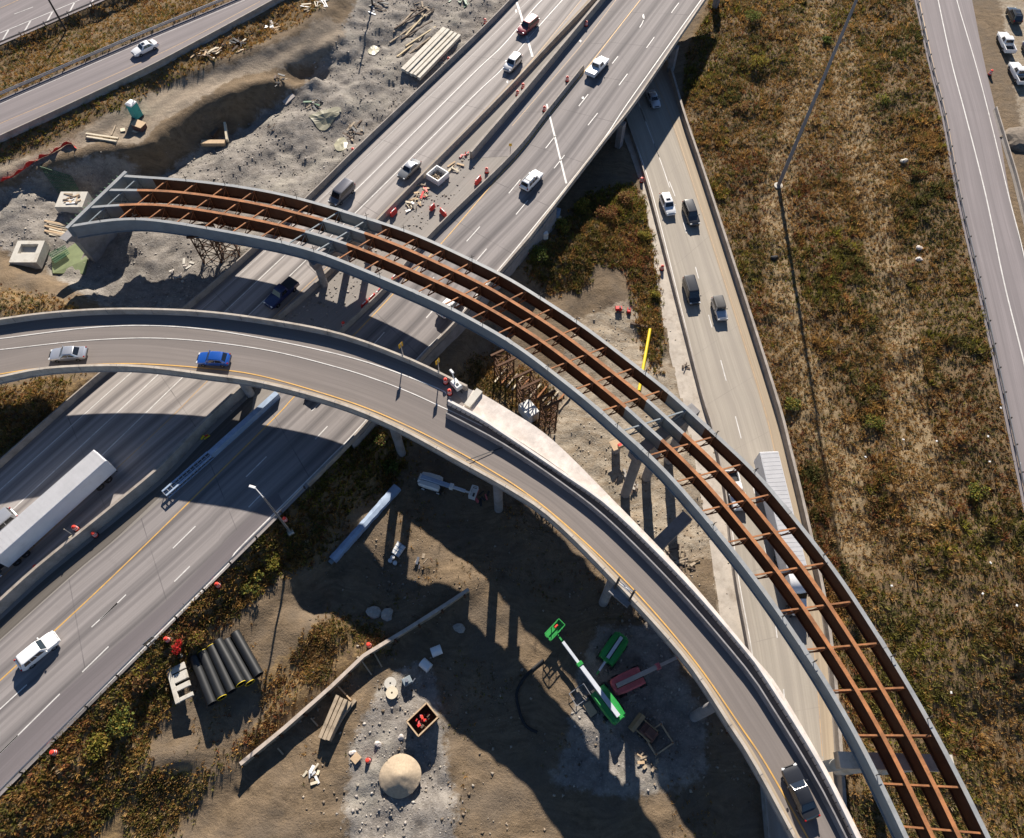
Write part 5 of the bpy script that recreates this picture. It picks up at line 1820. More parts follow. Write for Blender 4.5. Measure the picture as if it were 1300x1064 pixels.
def board(a, b, w, h, mat, label, name='plank', cat='plank', group=None, lift=None):
    p, q = on(*a), on(*b)
    c = (p + q) / 2
    if lift:
        c.z = lift
    t = MB()
    t.bar(p - c + Vector((0, 0, h / 2 + .05)), q - c + Vector((0, 0, h / 2 + .05)), w, h)
    o = t.build(name, mat)
    o.location = c
    return tag(o, label, cat, group)
board((110, 171), (151, 177), .3, .28, 'pale_wood', 'pale beam lying behind another beside the red netting, upper one', 'timber_beam', 'beam')
board((111, 175), (149, 181), .3, .28, 'pale_wood', 'pale beam on the bank edge beside the red netting, lower one', 'timber_beam', 'beam')
board((142, 172), (147, 160), .2, .12, 'weathered_wood', 'short grey board leaning on the pale beams below the haul road')
board((153, 166), (159, 165), .8, .1, 'pale_wood', 'small pale board lying next to the plywood crate')
# red netting along the bank
net = [on(*q) for q in ((-30, 246), (0, 232), (16, 225), (34, 213), (48, 203), (66, 195), (84, 184), (92, 184), (98, 189))]
t = thing('safety_netting', 'red safety netting sagging along the top of the bank', 'netting', net[3])
P = resample(net, 40)
mb = MB()
for i in range(len(P) - 1):
    h0, h1 = .55 + .3 * math.sin(i * 1.3), .55 + .3 * math.sin((i + 1) * 1.3)
    a_, b_ = P[i] - net[3], P[i + 1] - net[3]
    sw = Vector((.25 * math.sin(i * .9), -.3, 0))
    sw2 = Vector((.25 * math.sin((i + 1) * .9), -.3, 0))
    mb.quad(a_ + Vector((0, 0, .02)), b_ + Vector((0, 0, .02)), b_ + sw2 + Vector((0, 0, h1)), a_ + sw + Vector((0, 0, h0)), 0, .02)
mb.build('net', 'red_plastic', t)
for q in net[1::2]:
    mb = MB()
    mb.bar(q - net[3] - Vector((0, 0, .3)), q - net[3] + Vector((0, 0, 1.1)), .07, .07)
    mb.build('stake', 'weathered_wood', t)
# pile caps
def pile_cap(corner_l, corner_r, z, dep, h, label, recess):
    a, b = at(*corner_l, z), at(*corner_r, z)
    d = (b - a).normalized()
    n = Vector((-d.y, d.x, 0))
    w = (b - a).length
    c = (a + b) / 2 + n * dep / 2 - Vector((0, 0, h))
    t = thing('concrete_footing', label, 'footing', c, math.atan2(d.y, d.x))
    mb = MB()
    if recess:
        mb.box((0, -dep * .3, h / 2), (w, dep * .4, h)).box((0, dep * .42, h / 2), (w, dep * .16, h))
        for s in (-1, 1):
            mb.box((s * w * .41, dep * .12, h / 2), (w * .18, dep * .44 - .002, h - .003))
        mb.box((0, dep * .12, h * .3), (w * .64, dep * .44 - .004, h * .6))
    else:
        mb.box((0, 0, h / 2), (w, dep, h), bev=.04)
    mb.build('block', 'cap_concrete', t)
    if not recess:
        for k in range(16):
            mb = MB()
            mb.bar((random.uniform(-w * .35, w * .3), random.uniform(-dep * .3, dep * .35), h + .06), (random.uniform(-w * .3, w * .4), random.uniform(-dep * .3, dep * .35), h + .1), random.uniform(.1, .35), .08)
            mb.build('scrap_board', random.choice(['weathered_wood', 'plywood', 'white_plastic', 'dark_wood']), t)
    return t
pile_cap((11, 333), (46, 333), .9, 4.3, 1.6, 'square concrete footing with a rectangular recess left of the steel bridge', True)
pile_cap((69, 263), (104, 263), .9, 3.4, 1.6, 'square concrete footing strewn with scrap boards behind the steel bridge end', False)
def rebar_mat(corners, z, label, n=(14, 5), mat='green_epoxy'):
    c = [at(u, v, z) for u, v in corners]
    o = sum(c, Vector()) / 4
    for q in c:
        q.z = max(gz(q.x, q.y) + .25, z)
    o.z = sum(q.z for q in c) / 4
    mb = MB()
    for k in range(n[0] + 1):
        f = k / n[0]
        mb.bar(c[0].lerp(c[1], f) - o, c[3].lerp(c[2], f) - o, .07, .05)
    for k in range(n[1] + 1):
        f = k / n[1]
        mb.bar(c[0].lerp(c[3], f) - o + Vector((0, 0, .06)), c[1].lerp(c[2], f) - o + Vector((0, 0, .06)), .07, .05)
    ob = mb.build('rebar_mat', mat)
    ob.location = o
    return tag(ob, label, 'rebar mat')
rebar_mat([(65, 231), (96, 232), (101, 243), (74, 245)], -.6, 'green rebar mat in the shade behind the scrap strewn footing')
rebar_mat([(62, 322), (82, 312), (88, 322), (70, 334)], -.3, 'green rebar mat beside the recessed footing')
mb = MB()
c = on(95, 328)
f_ = [on(u, v, .25) - c for u, v in ((66, 330), (100, 308), (112, 330), (108, 349), (68, 348))]
mb.add([p for p in f_] + [p - Vector((0, 0, .25)) for p in f_], [(0, 1, 2, 3, 4)] + [(i, (i + 1) % 5, (i + 1) % 5 + 5, i + 5) for i in range(5)])
o = mb.build('formwork_panel', 'green_form')
o.location = c
tag(o, 'olive green formwork sheet at the foot of the end pier', 'formwork')
board((66, 336), (108, 334), .14, .12, 'pale_wood', 'thin pale board on the olive formwork sheet')
for k in range(9):
    u, v = 57 + (k % 3) * 3, 281 + k * 2.1
    board((u, v), (u + 24 + random.uniform(-3, 3), v + 5 + random.uniform(-1, 1)), .3, .16, ['plywood', 'weathered_wood', 'pale_wood'][k % 3],
          'board in the loose lumber pile between the two footings', 'plank', 'plank', 'lumber between the footings', None)
# pale timber stack, old timbers
for k in range(5):
    f = k / 4
    a = (512 + 20 * f, 92 + 11.5 * f)
    b = (565 + 19 * f, 40 + 8 * f)
    pa, pb = on(*a, lift=.1), on(*b, lift=.1)
    c = (pa + pb) / 2
    m = max(pa.z, pb.z, gz(c.x, c.y) + .1)
    mb = MB()
    mb.bar(zed(pa, m + .35) - zed(c, m), zed(pb, m + .35) - zed(c, m), .58 if k else .85, .6)
    o = mb.build('timber_beam', 'beam_wood')
    o.location = zed(c, m)
    tag(o, ['pale squared beam of the timber stack, the wide one on the left', 'pale squared beam second from the left in the timber stack', 'pale squared beam in the middle of the timber stack', 'pale squared beam fourth from the left in the timber stack', 'pale squared beam at the road side of the timber stack'][k], 'beam', 'pale beams stacked by the far barrier')
for k in range(11):
    u, v = 506 + random.uniform(-8, 26) - k * .8, 82 - k * 4.5
    o = board((u, v), (u + 30 + random.uniform(-6, 10), v - 24 + random.uniform(-4, 4)), .28, .2, ['weathered_wood', 'dark_wood', 'fresh_wood'][k % 3],
              'old timber scattered left of the pale beam stack', 'timber_beam', 'beam', 'old timbers left of the pale stack')
# L shaped boards
board((257, 184), (287, 184), .9, .7, 'plywood', 'tan box beam lying at the foot of the bank', 'form_beam', 'beam')
board((287, 160), (290, 182), .35, .9, 'pale_wood', 'pale upright board standing at the end of the tan box beam', 'form_board', 'plank')
board((270, 175), (277, 166), .5, .5, 'dark_wood', 'dark block behind the tan box beam', 'timber_block', 'block')
board((361, 132), (373, 121), 1.1, .15, 'pale_concrete', 'pale slab at the foot of the bank near the olive puddles', 'concrete_slab', 'slab')
# tyre, machine scraps
def heap(u, v, r, n, label, mats, lmax=2.2, z=None, cat='debris', name='debris_heap'):
    p = on(u, v) if z is None else at(u, v, z)
    t = thing(name, label, cat, p)
    for k in range(n):
        a, rr = random.uniform(0, 6.28), r * random.random() ** .6
        c = Vector((math.cos(a) * rr, math.sin(a) * rr, .12 + random.uniform(0, .35) * (1 - rr / r)))
        d = random.uniform(0, 6.28)
        L = random.uniform(.4, lmax)
        e = Vector((math.cos(d) * L / 2, math.sin(d) * L / 2, random.uniform(-.12, .12)))
        mb = MB()
        mb.bar(c - e, c + e, random.uniform(.1, .4), random.uniform(.05, .14))
        mb.build('scrap_piece', random.choice(mats), t)
    return t
WD = ['weathered_wood', 'pale_wood', 'dark_wood', 'plywood']
heap(262, 70, 2.2, 16, 'heap of pale stakes below the upper left ramp barrier, left one', WD)
heap(295, 58, 2.4, 16, 'heap of boards and dark crates below the upper left ramp barrier, middle one', WD + ['trim_black'])
heap(347, 38, 1.8, 14, 'white sheet and stakes heap below the upper left ramp barrier, right one', WD + ['white_plastic', 'white_plastic'])
heap(402, 8, 2.2, 16, 'white debris heap at the top edge beside the dirt bank', ['white_plastic', 'pale_wood', 'weathered_wood'])
heap(352, 103, 1.6, 12, 'dark twisted scrap at the right end of the shaded bank', ['trim_black', 'dark_wood', 'weathered_wood'], 1.4)
heap(399, 131, 1.7, 13, 'dark scrap metal pile in the rubble site', ['trim_black', 'green_epoxy', 'weathered_wood'], 1.6)
heap(448, 168, 2.3, 16, 'dark branches and scrap beside the far barrier', ['dark_wood', 'trim_black', 'weathered_wood'], 2.4)
heap(345, 163, .9, 7, 'small dark drum heap left of the olive puddle', ['trim_black', 'dark_wood'], .8)
heap(478, 8, 2.6, 18, 'dark debris heap with a white board at the top edge', ['dark_wood', 'trim_black', 'trim_black', 'white_plastic'], 3)
heap(535, 10, 2.8, 18, 'brown brush heap at the top edge', ['dark_wood', 'weathered_wood', 'dark_wood'], 2.8)
t = heap(588, 1, 2.2, 20, 'green rebar bundle heap at the top edge', ['green_epoxy'], 3.2)
heap(230, 345, 2.2, 16, 'broken concrete heap below the steel bridge', ['cap_concrete', 'stone', 'pale_concrete'], 1.3)
# silt puddles
def on_xy(p):
    return Vector((p.x, p.y, gz(p.x, p.y) + .11))
m, tt, b = new_mat('silt')
g = N(tt, 'ShaderNodeNewGeometry')
tt.links.new(mixc(tt, ramp(tt, noise_n(tt, g.outputs['Position'], .8, 5), .3, .7), (.27, .25, .17), (.37, .34, .22)), b.inputs['Base Color'])
b.inputs['Roughness'].default_value = .45
for poly in ([(392, 148), (412, 140), (430, 136), (433, 143), (424, 153), (413, 166), (404, 164), (399, 156)], [(424, 184), (432, 176), (441, 180), (437, 191), (427, 191)], [(467, 64), (475, 58), (482, 63), (476, 70), (469, 69)]):
    P = [on(u, v, .0) for u, v in poly]
    c = sum(P, Vector()) / len(P)
    mb = MB()
    Q = resample(P + [P[0]], 30)[:-1]
    R2 = [on_xy(c.lerp(p, .5)) for p in Q]
    Q = [on_xy(p) for p in Q]
    m_ = len(Q)
    mb.add([on_xy(c)] + R2 + Q, [(0, 1 + i, 1 + (i + 1) % m_) for i in range(m_)] + [(1 + i, 1 + m_ + i, 1 + m_ + (i + 1) % m_, 1 + (i + 1) % m_) for i in range(m_)])
    o = mb.build('puddle', 'silt')
    o['kind'] = 'structure'

# ------------------------------------------------------------------ median work area
p, a = frame_at(555, 225, 0, (567, 221))
p0, p1 = at(543, 228, 0), at(556, 236, 0)
t = thing('trench_box', 'white square trench box on the gravel median beside the grey car', 'trench box', at(556, 226, 0), math.atan2((p1 - p0).y, (p1 - p0).x))
for cx_, cy_, sx, sy in ((0, 1.25, 2.7, .22), (0, -1.25, 2.7, .22), (1.24, 0, .22, 2.28), (-1.24, 0, .22, 2.28)):
    mb = MB()
    mb.box((cx_, cy_, .55), (sx, sy, 1.1), bev=.03)
    mb.build('side_panel', 'white_plastic', t)
mb = MB()
for k in range(14):
    mb.box((random.uniform(-.9, .9), random.uniform(-.9, .9), .35), (random.uniform(.2, .6), random.uniform(.15, .4), .4), random.uniform(0, 3))
mb.build('rubble_fill', 'weathered_wood', t)
heap(536, 243, 1.5, 15, 'lumber and red scrap heap beside the white trench box', WD + ['red_plastic', 'fresh_wood'], 1.6, 0)
heap(524, 261, 1.4, 15, 'pale scrap heap with a white hose on the gravel median', WD + ['white_plastic', 'fresh_wood'], 1.6, 0)
heap(577, 213, 1.2, 6, 'tan plywood sheets at the foot of the tall median wall', ['plywood', 'plywood', 'pale_wood'], 1.8, 0)
heap(590, 198, .8, 7, 'red scrap at the end of the tall median wall', ['red_plastic', 'trim_black'], 1.0, 0)
def barricade(u, v, to, z, label, mat='red_plastic', L=1.5, h=.9):
    p, a = frame_at(u, v, z, to)
    t = thing('plastic_barricade', label, 'barricade', p, a)
    mb = MB()
    loft(mb, [[(x, y, zz) for y, zz in ((-.26, 0), (-.24, .2), (-.1, .5), (-.09, h), (.09, h), (.1, .5), (.24, .2), (.26, 0))] for x in (-L / 2, L / 2)])
    mb.build('body', mat, t)
    mb = MB()
    mb.box((0, 0, h + .03), (L * .5, .12, .08))
    mb.build('top_rib', 'white_plastic' if mat == 'red_plastic' else 'red_plastic', t)
barricade(549, 265, (554, 260), .15, 'red block standing alone on the gravel median', L=1.1, h=.8)
barricade(563, 272, (569, 278), .15, 'red barricade beside the work zone barrier on the gravel median', L=1.6)
barricade(607, 231, (613, 224), .1, 'red barricade leaning by the work zone barrier above the others', L=1.6)
barricade(500, 272, (506, 266), .1, 'red barricade at the far barrier just above the steel girders', L=1.4)
for k in range(5):
    u = 502 - k * 9.6
    barricade(u, 355 + k * 8.6, (u - 8, 363 + k * 8.6), .02, ['red and white barricade under the steel bridge, first from the top', 'red and white barricade under the steel bridge, second from the top', 'pale barricade in the middle of the row under the steel bridge', 'red barricade just below the steel bridge', 'red barricade at the lower end of the row by the flyover'][k], ['red_plastic', 'white_plastic', 'white_plastic', 'red_plastic', 'red_plastic'][k], 1.35, 1.0)
p, a = frame_at(648, 190, .01)
t = thing('small_sign', 'small yellow marker behind the work zone barrier', 'marker', p)
mb = MB()
mb.bar((0, 0, 0), (0, 0, 1.2), .08, .08)
mb.build('post', 'dark_post', t)
mb = MB()
mb.box((0, -.05, 1.1), (.5, .05, .6), bev=.02)
mb.build('sign_panel', 'sign_yellow', t)
# steel barrier form along the near carriageway
A, B = at(354, 503, 0), at(269, 580, 0)
t = thing('barrier_form', 'long blue grey barrier formwork with open rebar ladder beside the yellow line', 'formwork', zed((A + B) / 2, 0))
o0 = t.location.copy()
mb = MB()
mb.bar(zed(A, .55) - o0, zed(B, .55) - o0, .75, 1.1)
mb.build('form_panel', 'blue_wrap', t)
C = at(212, 630, 0)
n = normals2d([B, C])[0]
mb = MB()
for s in (-.42, .42):
    mb.bar(zed(B, .9) - o0 + n * s, zed(C, .9) - o0 + n * s, .22, .2).bar(zed(B, .15) - o0 + n * s, zed(C, .15) - o0 + n * s, .13, .13)
mb.build('side_rail', 'blue_wrap', t)
for k in range(13):
    q = zed(B.lerp(C, k / 12), 0) - o0
    mb = MB()
    for s in (-.42, .42):
        mb.bar(q + n * s + Vector((0, 0, .05)), q + n * s + Vector((0, 0, .95)), .08, .08)
    mb.bar(q - n * .42 + Vector((0, 0, .92)), q + n * .42 + Vector((0, 0, .92)), .09, .07)
    mb.build('rung', 'galvanised', t)
heap(258, 556, .6, 4, 'yellow and orange box in the shaded median', ['yellow_plastic', 'red_plastic'], .9, 0)
p = at(197, 818, -.1)
t = thing('roadside_sign', 'small pale sign seen edge on at the guardrail near the red bush', 'road sign', p, .8)
mb = MB()
mb.bar((0, 0, 0), (0, 0, 2.2), .09, .09)
mb.build('post', 'galvanised', t)
mb = MB()
mb.box((0, 0, 1.9), (1.3, .05, .8), bev=.02).box((0, 0, 1.0), (1.1, .05, .35), bev=.02)
mb.build('sign_panel', 'galvanised', t)
mb = MB()
p = at(100, 684, 0)
t = thing('wall_post', 'thin pale post on the lower median wall beside a barrel', 'post', p)
mb.bar((0, 0, 1.2), (-.5, .3, 2.8), .1, .1).bar((-.5, -.3, 1.3), (.4, .4, 1.35), .1, .1)
mb.build('post', 'pale_wood', t)

# ------------------------------------------------------------------ shoring towers
def tower(u, v, z, w, d, h, rz, label):
    p = at(u, v, z)
    t = thing('shoring_tower', label, 'shoring tower', p, rz)
    cs = [(-w / 2, -d / 2), (w / 2, -d / 2), (w / 2, d / 2), (-w / 2, d / 2)]
    for x, y in cs:
        mb = MB()
        mb.bar((x, y, 0), (x, y, h), .16, .16)
        mb.build('leg', 'dark_and_shaded_rust', t)
    nlev = max(2, int(h / 1.6))
    for k in range(nlev):
        z0, z1 = h * k / nlev, h * (k + 1) / nlev
        for i in range(4):
            a, b = cs[i], cs[(i + 1) % 4]
            mb = MB()
            mb.bar((*a, z0), (*b, z1), .09, .09).bar((*b, z0), (*a, z1), .09, .09).bar((*a, z1), (*b, z1), .1, .1)
            mb.build('brace', 'dark_and_shaded_rust', t)
    mb = MB()
    for y in (-d / 2, d / 2):
        mb.bar((-w / 2 - .5, y, h + .15), (w / 2 + .5, y, h + .15), .3, .3)
    mb.build('cap_beam', 'dark_and_shaded_rust', t)
    return t
tower(272, 328, -.5, 2.6, 2.2, 6.2, .1, 'rusty lattice shoring tower under the left part of the steel bridge, left one')
tower(296, 322, -.4, 2.6, 2.2, 6.0, .1, 'rusty lattice shoring tower under the left part of the steel bridge, nearest the highway barrier')
tower(694, 548, -6.6, 1.8, 1.6, 9.5, .5, 'dark lattice tower beside the new concrete slab')
tower(668, 510, -6.4, 2.2, 2.0, 6.5, .5, 'rusty lattice shoring tower in the middle below the steel bridge')
tower(640, 478, -6.2, 2.2, 2.0, 5.5, .5, 'rusty lattice shoring tower nearest the highway below the steel bridge')
for k in range(12):
    u, v = 628 + k * 7.4, 486 + k * 3.2
    board((u, v), (u + 14, v - 17), .22, .22, ['pale_wood', 'rust_steel', 'weathered_wood'][k % 3], ['pale beam in the shoring stack below the steel bridge', 'rusty beam in the shoring stack below the steel bridge', 'grey weathered beam in the shoring stack below the steel bridge'][k % 3], 'shoring_beam', 'beam', 'beams stacked between the shoring towers')
p = on(671, 527)
t = thing('site_container', 'small pale grey box container beside the lattice tower', 'container', p, .6)
mb = MB()
mb.box((0, 0, 1.1), (1.9, 2.6, 2.2), bev=.05)
mb.build('shell', 'machine_white', t)
mb = MB()
mb.box((.2, -1.33, 1.05), (.9, .05, 1.9))
mb.build('door', 'galvanised', t)

# ------------------------------------------------------------------ under the steel bridge, right part
a, b = on(825, 419, .25), on(811, 497, .25)
c = (a + b) / 2
mb = MB()
mb.tube(a - c, b - c, .24, n=12)
o = mb.build('yellow_pipe', 'yellow_plastic', None, 40)
o.location = c
tag(o, 'bright yellow pipe lying on pale gravel beside the steel bridge', 'pipe')
def generator(u, v, label, mat, s=1.0, z=None, rz=0.0):
    p = on(u, v) if z is None else at(u, v, z)
    t = thing('generator', label, 'generator', p, rz)
    mb = MB()
    mb.box((0, 0, .62 * s), (1.3 * s, .8 * s, .75 * s), bev=.06)
    mb.build('housing', mat, t)
    mb = MB()
    mb.bar((-.7 * s, 0, .22), (1.1 * s, 0, .22), .1, .1).box((.2, 0, 1.02 * s), (.3, .3, .1))
    mb.build('frame', 'trim_black', t)
    for y in (-.45, .45):
        wheel(t, -.1, y * s, .22, .14, 'galvanised')
    return t
generator(785, 394, 'red compressor on the pale gravel, left of two', 'red_plastic', .8)
generator(798, 396, 'red compressor on the pale gravel, right of two', 'red_plastic', .65, None, 1.4)
t = generator(580, 492, 'white wheeled generator beside two orange barrels on the flyover', 'machine_white', 1.1, ZR(575), -.9)
mb = MB()
mb.bar((-.3, 0, 1.1), (-.9, .1, 2.6), .12, .12).box((-.95, .1, 2.6), (.7, .3, .3), bev=.04)
mb.build('light_mast', 'machine_white', t)
p = at(781, 574, -6.9)
t = thing('column_form', 'short concrete column stub with a plywood collar on the gravel', 'column', p, .4)
mb = MB()
mb.tube((0, 0, -.4), (0, 0, 2.6), .6, n=18)
mb.build('stub', 'grey_concrete', t, 40)
mb = MB()
mb.box((0, 0, 2.66), (1.9, 1.5, .12)).box((.3, -.6, 2.9), (1.0, .06, .4))
mb.build('collar', 'plywood', t)
mb = MB()
mb.box((.2, -.3, 2.85), (.5, .4, .25))
mb.build('tool_case', 'red_plastic', t)
board((800, 411), (822, 416), .3, .25, 'dark_wood', 'dark bent timber beside the yellow pipe')
board((702, 282), (708, 272), .9, 1.4, 'blue_wrap', 'pale blue panel hung below the overpass wall', 'wall_panel', 'panel', None, -1.6)
board((698, 287), (712, 276), .5, .2, 'fresh_wood', 'pale board lying below the overpass wall')
p = on(692, 303)
t = thing('white_cabinet', 'white cabinet in the bushes below the overpass wall', 'cabinet', p, .3)
mb = MB()
mb.box((0, 0, .75), (.8, .6, 1.5), bev=.04)
mb.build('case', 'white_plastic', t)
mb = MB()
mb.box((0, -.32, .8), (.6, .03, 1.2))
mb.build('door', 'machine_white', t)
heap(869, 466, .6, 5, 'bare twigs on the concrete apron', ['dark_wood'], 1.6)
heap(866, 705, 2.2, 18, 'brush heap with sticks beside the lower columns', ['dark_wood', 'weathered_wood'], 2.2)
heap(795, 610, 1.8, 12, 'dark rubble heap at the column foot by the flyover slab', ['stone', 'dark_wood', 'stone'], 1.1)
def rock(u, v, s, label, mat='stone', name='boulder'):
    p = on(u, v)
    bm = bmesh.new()
    bmesh.ops.create_icosphere(bm, subdivisions=2, radius=1)
    r = random.Random(int(u * 7 + v))
    k = [(r.uniform(-1, 1), r.uniform(-1, 1), r.uniform(-1, 1)) for _ in range(6)]
    for q in bm.verts:
        f = 1 + .22 * sum(math.sin(3 * q.co.dot(Vector(w)) + i) for i, w in enumerate(k)) / 2
        q.co = Vector((q.co.x * f * s, q.co.y * f * s * .75, q.co.z * f * s * .55))
    me_ = bpy.data.meshes.new(name)
    bm.to_mesh(me_)
    bm.free()
    me_.materials.append(MATS[mat])
    o = bpy.data.objects.new(name, me_)
    COL.objects.link(o)
    o.location = p + Vector((0, 0, s * .2))
    return tag(o, label, 'rock')
rock(475, 778, 1.0, 'grey boulder in the shade above the plank wall, left one')
rock(492, 782, .9, 'grey boulder in the shade above the plank wall, right one')
rock(583, 798, .75, 'grey boulder in the shade below the plank wall')
rock(983, 328, .6, 'black lump lying in the field beside the mast shadow', 'rubber', 'black_bag')
rock(1166, 316, .55, 'pale stone in the field left of the far road, upper one', 'pale_concrete')
rock(1166, 330, .5, 'pale stone in the field left of the far road, lower one', 'pale_concrete')
rock(1148, 205, .6, 'pale stone in the field beside the trail', 'cap_concrete')
for i, (u, v) in enumerate(((1254, 588), (1292, 590), (1252, 556), (1255, 716), (1145, 560), (1187, 562), (1288, 770), (1268, 520), (1097, 582), (1130, 745), (1245, 755), (1205, 880))):
    p = on(u, v, .25)
    mb = MB()
    mb.box((0, 0, 0), (.3, .22, .08), i * .7, bev=.03)
    o = mb.build('litter', 'machine_white')
    o.location = p + Vector((0, 0, .25))
    tag(o, 'white scrap of litter caught in the field weeds', 'litter', 'white litter in the weeds')
# ------------------------------------------------------------------ construction yard below the flyover
def boom_lift(base, toward, tip, tip_z, label, paint, boom_mat, basket=None, L=4.2, W=2.4, boom_w=.42, wheels=True, name='boom_lift'):
    """self propelled boom lift; base/toward give the place and the heading of the boom, tip its far end"""
    p = on(*base)
    q = at(tip[0], tip[1], p.z + tip_z)
    d = q - p
    rz = math.atan2(d.y, d.x)
    t = thing(name, label, 'boom lift', p, rz)
    reach = math.hypot(d.x, d.y)
    mb = MB()
    mb.box((0, 0, .75), (L * .8, W * .55, .45), bev=.06)
    mb.build('chassis', 'trim_black', t)
    for x in (-L * .3, L * .3):
        for s in (1, -1):
            wheel(t, x, s * (W / 2 - .2), .48, .4, paint)
    for s in (1, -1):
        mb = MB()
        secs = []
        for x, w, h in ((-L * .52, .28, .5), (-L * .46, .4, .85), (-L * .2, .46, 1.0), (L * .2, .46, .95), (L * .34, .42, .7)):
            secs.append([(x, s * .32, 1.0), (x, s * (.32 + w * 1.5), 1.0), (x, s * (.32 + w * 1.7), 1.0 + h * .7), (x, s * (.32 + w * 1.3), 1.0 + h), (x, s * .32, 1.0 + h)])
        loft(mb, secs)
        mb.build('turret_cover', paint, t, 30)
    mb = MB()
    mb.box((-L * .47, 0, 1.45), (.5, 1.2, .9), bev=.12)
    mb.build('counterweight', paint, t)
    a = Vector((-L * .42, 0, 2.25))
    b = Vector((reach, 0, tip_z + .4))
    m1, m2 = a.lerp(b, .62), a.lerp(b, .9)
    mb = MB()
    mb.bar(a, m1, boom_w, boom_w * 1.1)
    bo = mb.build('boom', boom_mat, t)
    mb = MB()
    mb.bar(a.lerp(b, .3), m2, boom_w * .7, boom_w * .8)
    mb.build('boom_extension', 'boom_grey' if boom_mat != 'boom_brown' else 'boom_brown', bo)
    mb = MB()
    mb.box(m1, (.5, boom_w * 1.5, boom_w * 1.5), bev=.05)
    mb.build('boom_collar', paint, bo)
    mb = MB()
    mb.bar((L * .1, 0, 1.5), a.lerp(b, .3) - Vector((0, 0, .2)), .16, .16)
    mb.build('lift_cylinder', 'chrome', t)
    mb = MB()
    mb.bar(m2, b, boom_w * .4, boom_w * .45)
    mb.build('jib', paint, t)
    if basket:
        bx, by, ang = basket
        M = Matrix.Rotation(ang, 3, 'Z')
        c = b + Vector((.5, 0, -.1))
        mb = MB()
        mb.box(c, (by, bx, .08), 0, 0, M)
        for zz in (.5, 1.05):
            for s in (1, -1):
                mb.box(c + M @ Vector((s * by / 2, 0, zz)), (.09, bx, .09), 0, 0, M).box(c + M @ Vector((0, s * bx / 2, zz)), (by, .09, .09), 0, 0, M)
        for sx in (1, -1):
            for sy in (1, 0, -1):
                mb.box(c + M @ Vector((sx * by / 2, sy * bx / 2, .52)), (.07, .07, 1.05), 0, 0, M)
        bk = mb.build('basket', paint, t)
        mb = MB()
        mb.box(c + M @ Vector((.2, -.4, .75)), (.3, .5, .35), 0, 0, M, .04)
        mb.build('control_box', 'orange_plastic' if paint == 'machine_green' else 'trim_black', bk)
    return t
boom_lift((768, 893), None, (707, 806), 1.6, 'large green boom lift with its pale boom stretched out to a green basket', 'machine_green', 'boom_grey', (2.5, 1.05, .15), 5.0, 2.7, .5)
boom_lift((776, 829), None, (757, 857), 1.0, 'smaller green boom lift in the shade with a short folded boom', 'machine_green', 'boom_grey', None, 4.4, 2.4, .4)
boom_lift((798, 866), None, (866, 832), 2.2, 'dull red boom lift with a brown boom reaching under the flyover', 'machine_red', 'boom_brown', (1.8, .8, 0), 4.6, 2.6, .5)
boom_lift((550, 617), None, (597, 627), 1.2, 'white boom lift with a blue grey boom in the shade below the flyover', 'machine_white', 'blue_wrap', (1.6, .8, 0), 3.6, 2.1, .5)
# small loader with a rusty square frame
p, a = frame_at(822, 931, None, (836, 944))
t = thing('skid_loader', 'dark compact loader with a tan bucket beside the rusty square frame', 'loader', p, a + math.pi)
mb = MB()
mb.box((0, 0, .85), (1.9, 1.3, .8), bev=.1).box((-.2, 0, 1.55), (1.1, 1.0, .8), bev=.1)
mb.build('body', 'brown_tarp', t)
mb = MB()
loft(mb, [[(1.3, y, .25), (2.0, y, .2), (2.15, y, .35), (1.75, y, .9), (1.3, y, 1.0)] for y in (-1.1, 1.1)])
mb.build('bucket', 'machine_tan', t)
for s in (1, -1):
    mb = MB()
    mb.bar((-.7, s * .75, 1.3), (1.4, s * .75, .7), .14, .2)
    mb.build('lift_arm', 'machine_tan', t)
    for x in (-.55, .55):
        wheel(t, x, s * .82, .42, .3, 'machine_tan')
p, a = frame_at(835, 939, None, (848, 930))
t = thing('square_rack', 'rusty square steel frame lying in the shade by the loader', 'frame', p, a)
for sx, sy, lx, ly in ((0, 1.2, 2.6, .16), (0, -1.2, 2.6, .16), (1.25, 0, .16, 2.24), (-1.25, 0, .16, 2.24)):
    mb = MB()
    mb.box((sx, sy, .45), (lx, ly, .35), bev=.02)
    mb.build('frame_rail', 'plywood', t)
for sx in (-1.2, 1.2):
    for sy in (-1.15, 1.15):
        mb = MB()
        mb.box((sx, sy, .25), (.14, .14, 1.0))
        mb.build('frame_leg', 'rust_steel', t)
heap(826, 966, 1.2, 9, 'plywood scraps at the lower edge below the square frame', ['plywood', 'weathered_wood'], 1.3)
rock(697, 889 + 0, .01, 'tiny stone in the shade', 'stone') if False else None
board((744, 893), (754, 908), 1.0, .3, 'plywood', 'plywood sheet beside the large green boom lift')
p, a = frame_at(736, 883, None, (746, 876))
t = thing('pipe_rack', 'thin open steel rack beside the large green boom lift', 'rack', p, a)
mb = MB()
for sx, sy, lx, ly in ((0, .8, 2.2, .07), (0, -.8, 2.2, .07), (1.07, 0, .07, 1.55), (-1.07, 0, .07, 1.55)):
    mb.box((sx, sy, .7), (lx, ly, .07))
mb.build('top_frame', 'galvanised', t)
for sx in (-1.05, 1.05):
    for sy in (-.78, .78):
        mb = MB()
        mb.box((sx, sy, .33), (.06, .06, .7))
        mb.build('leg', 'galvanised', t)
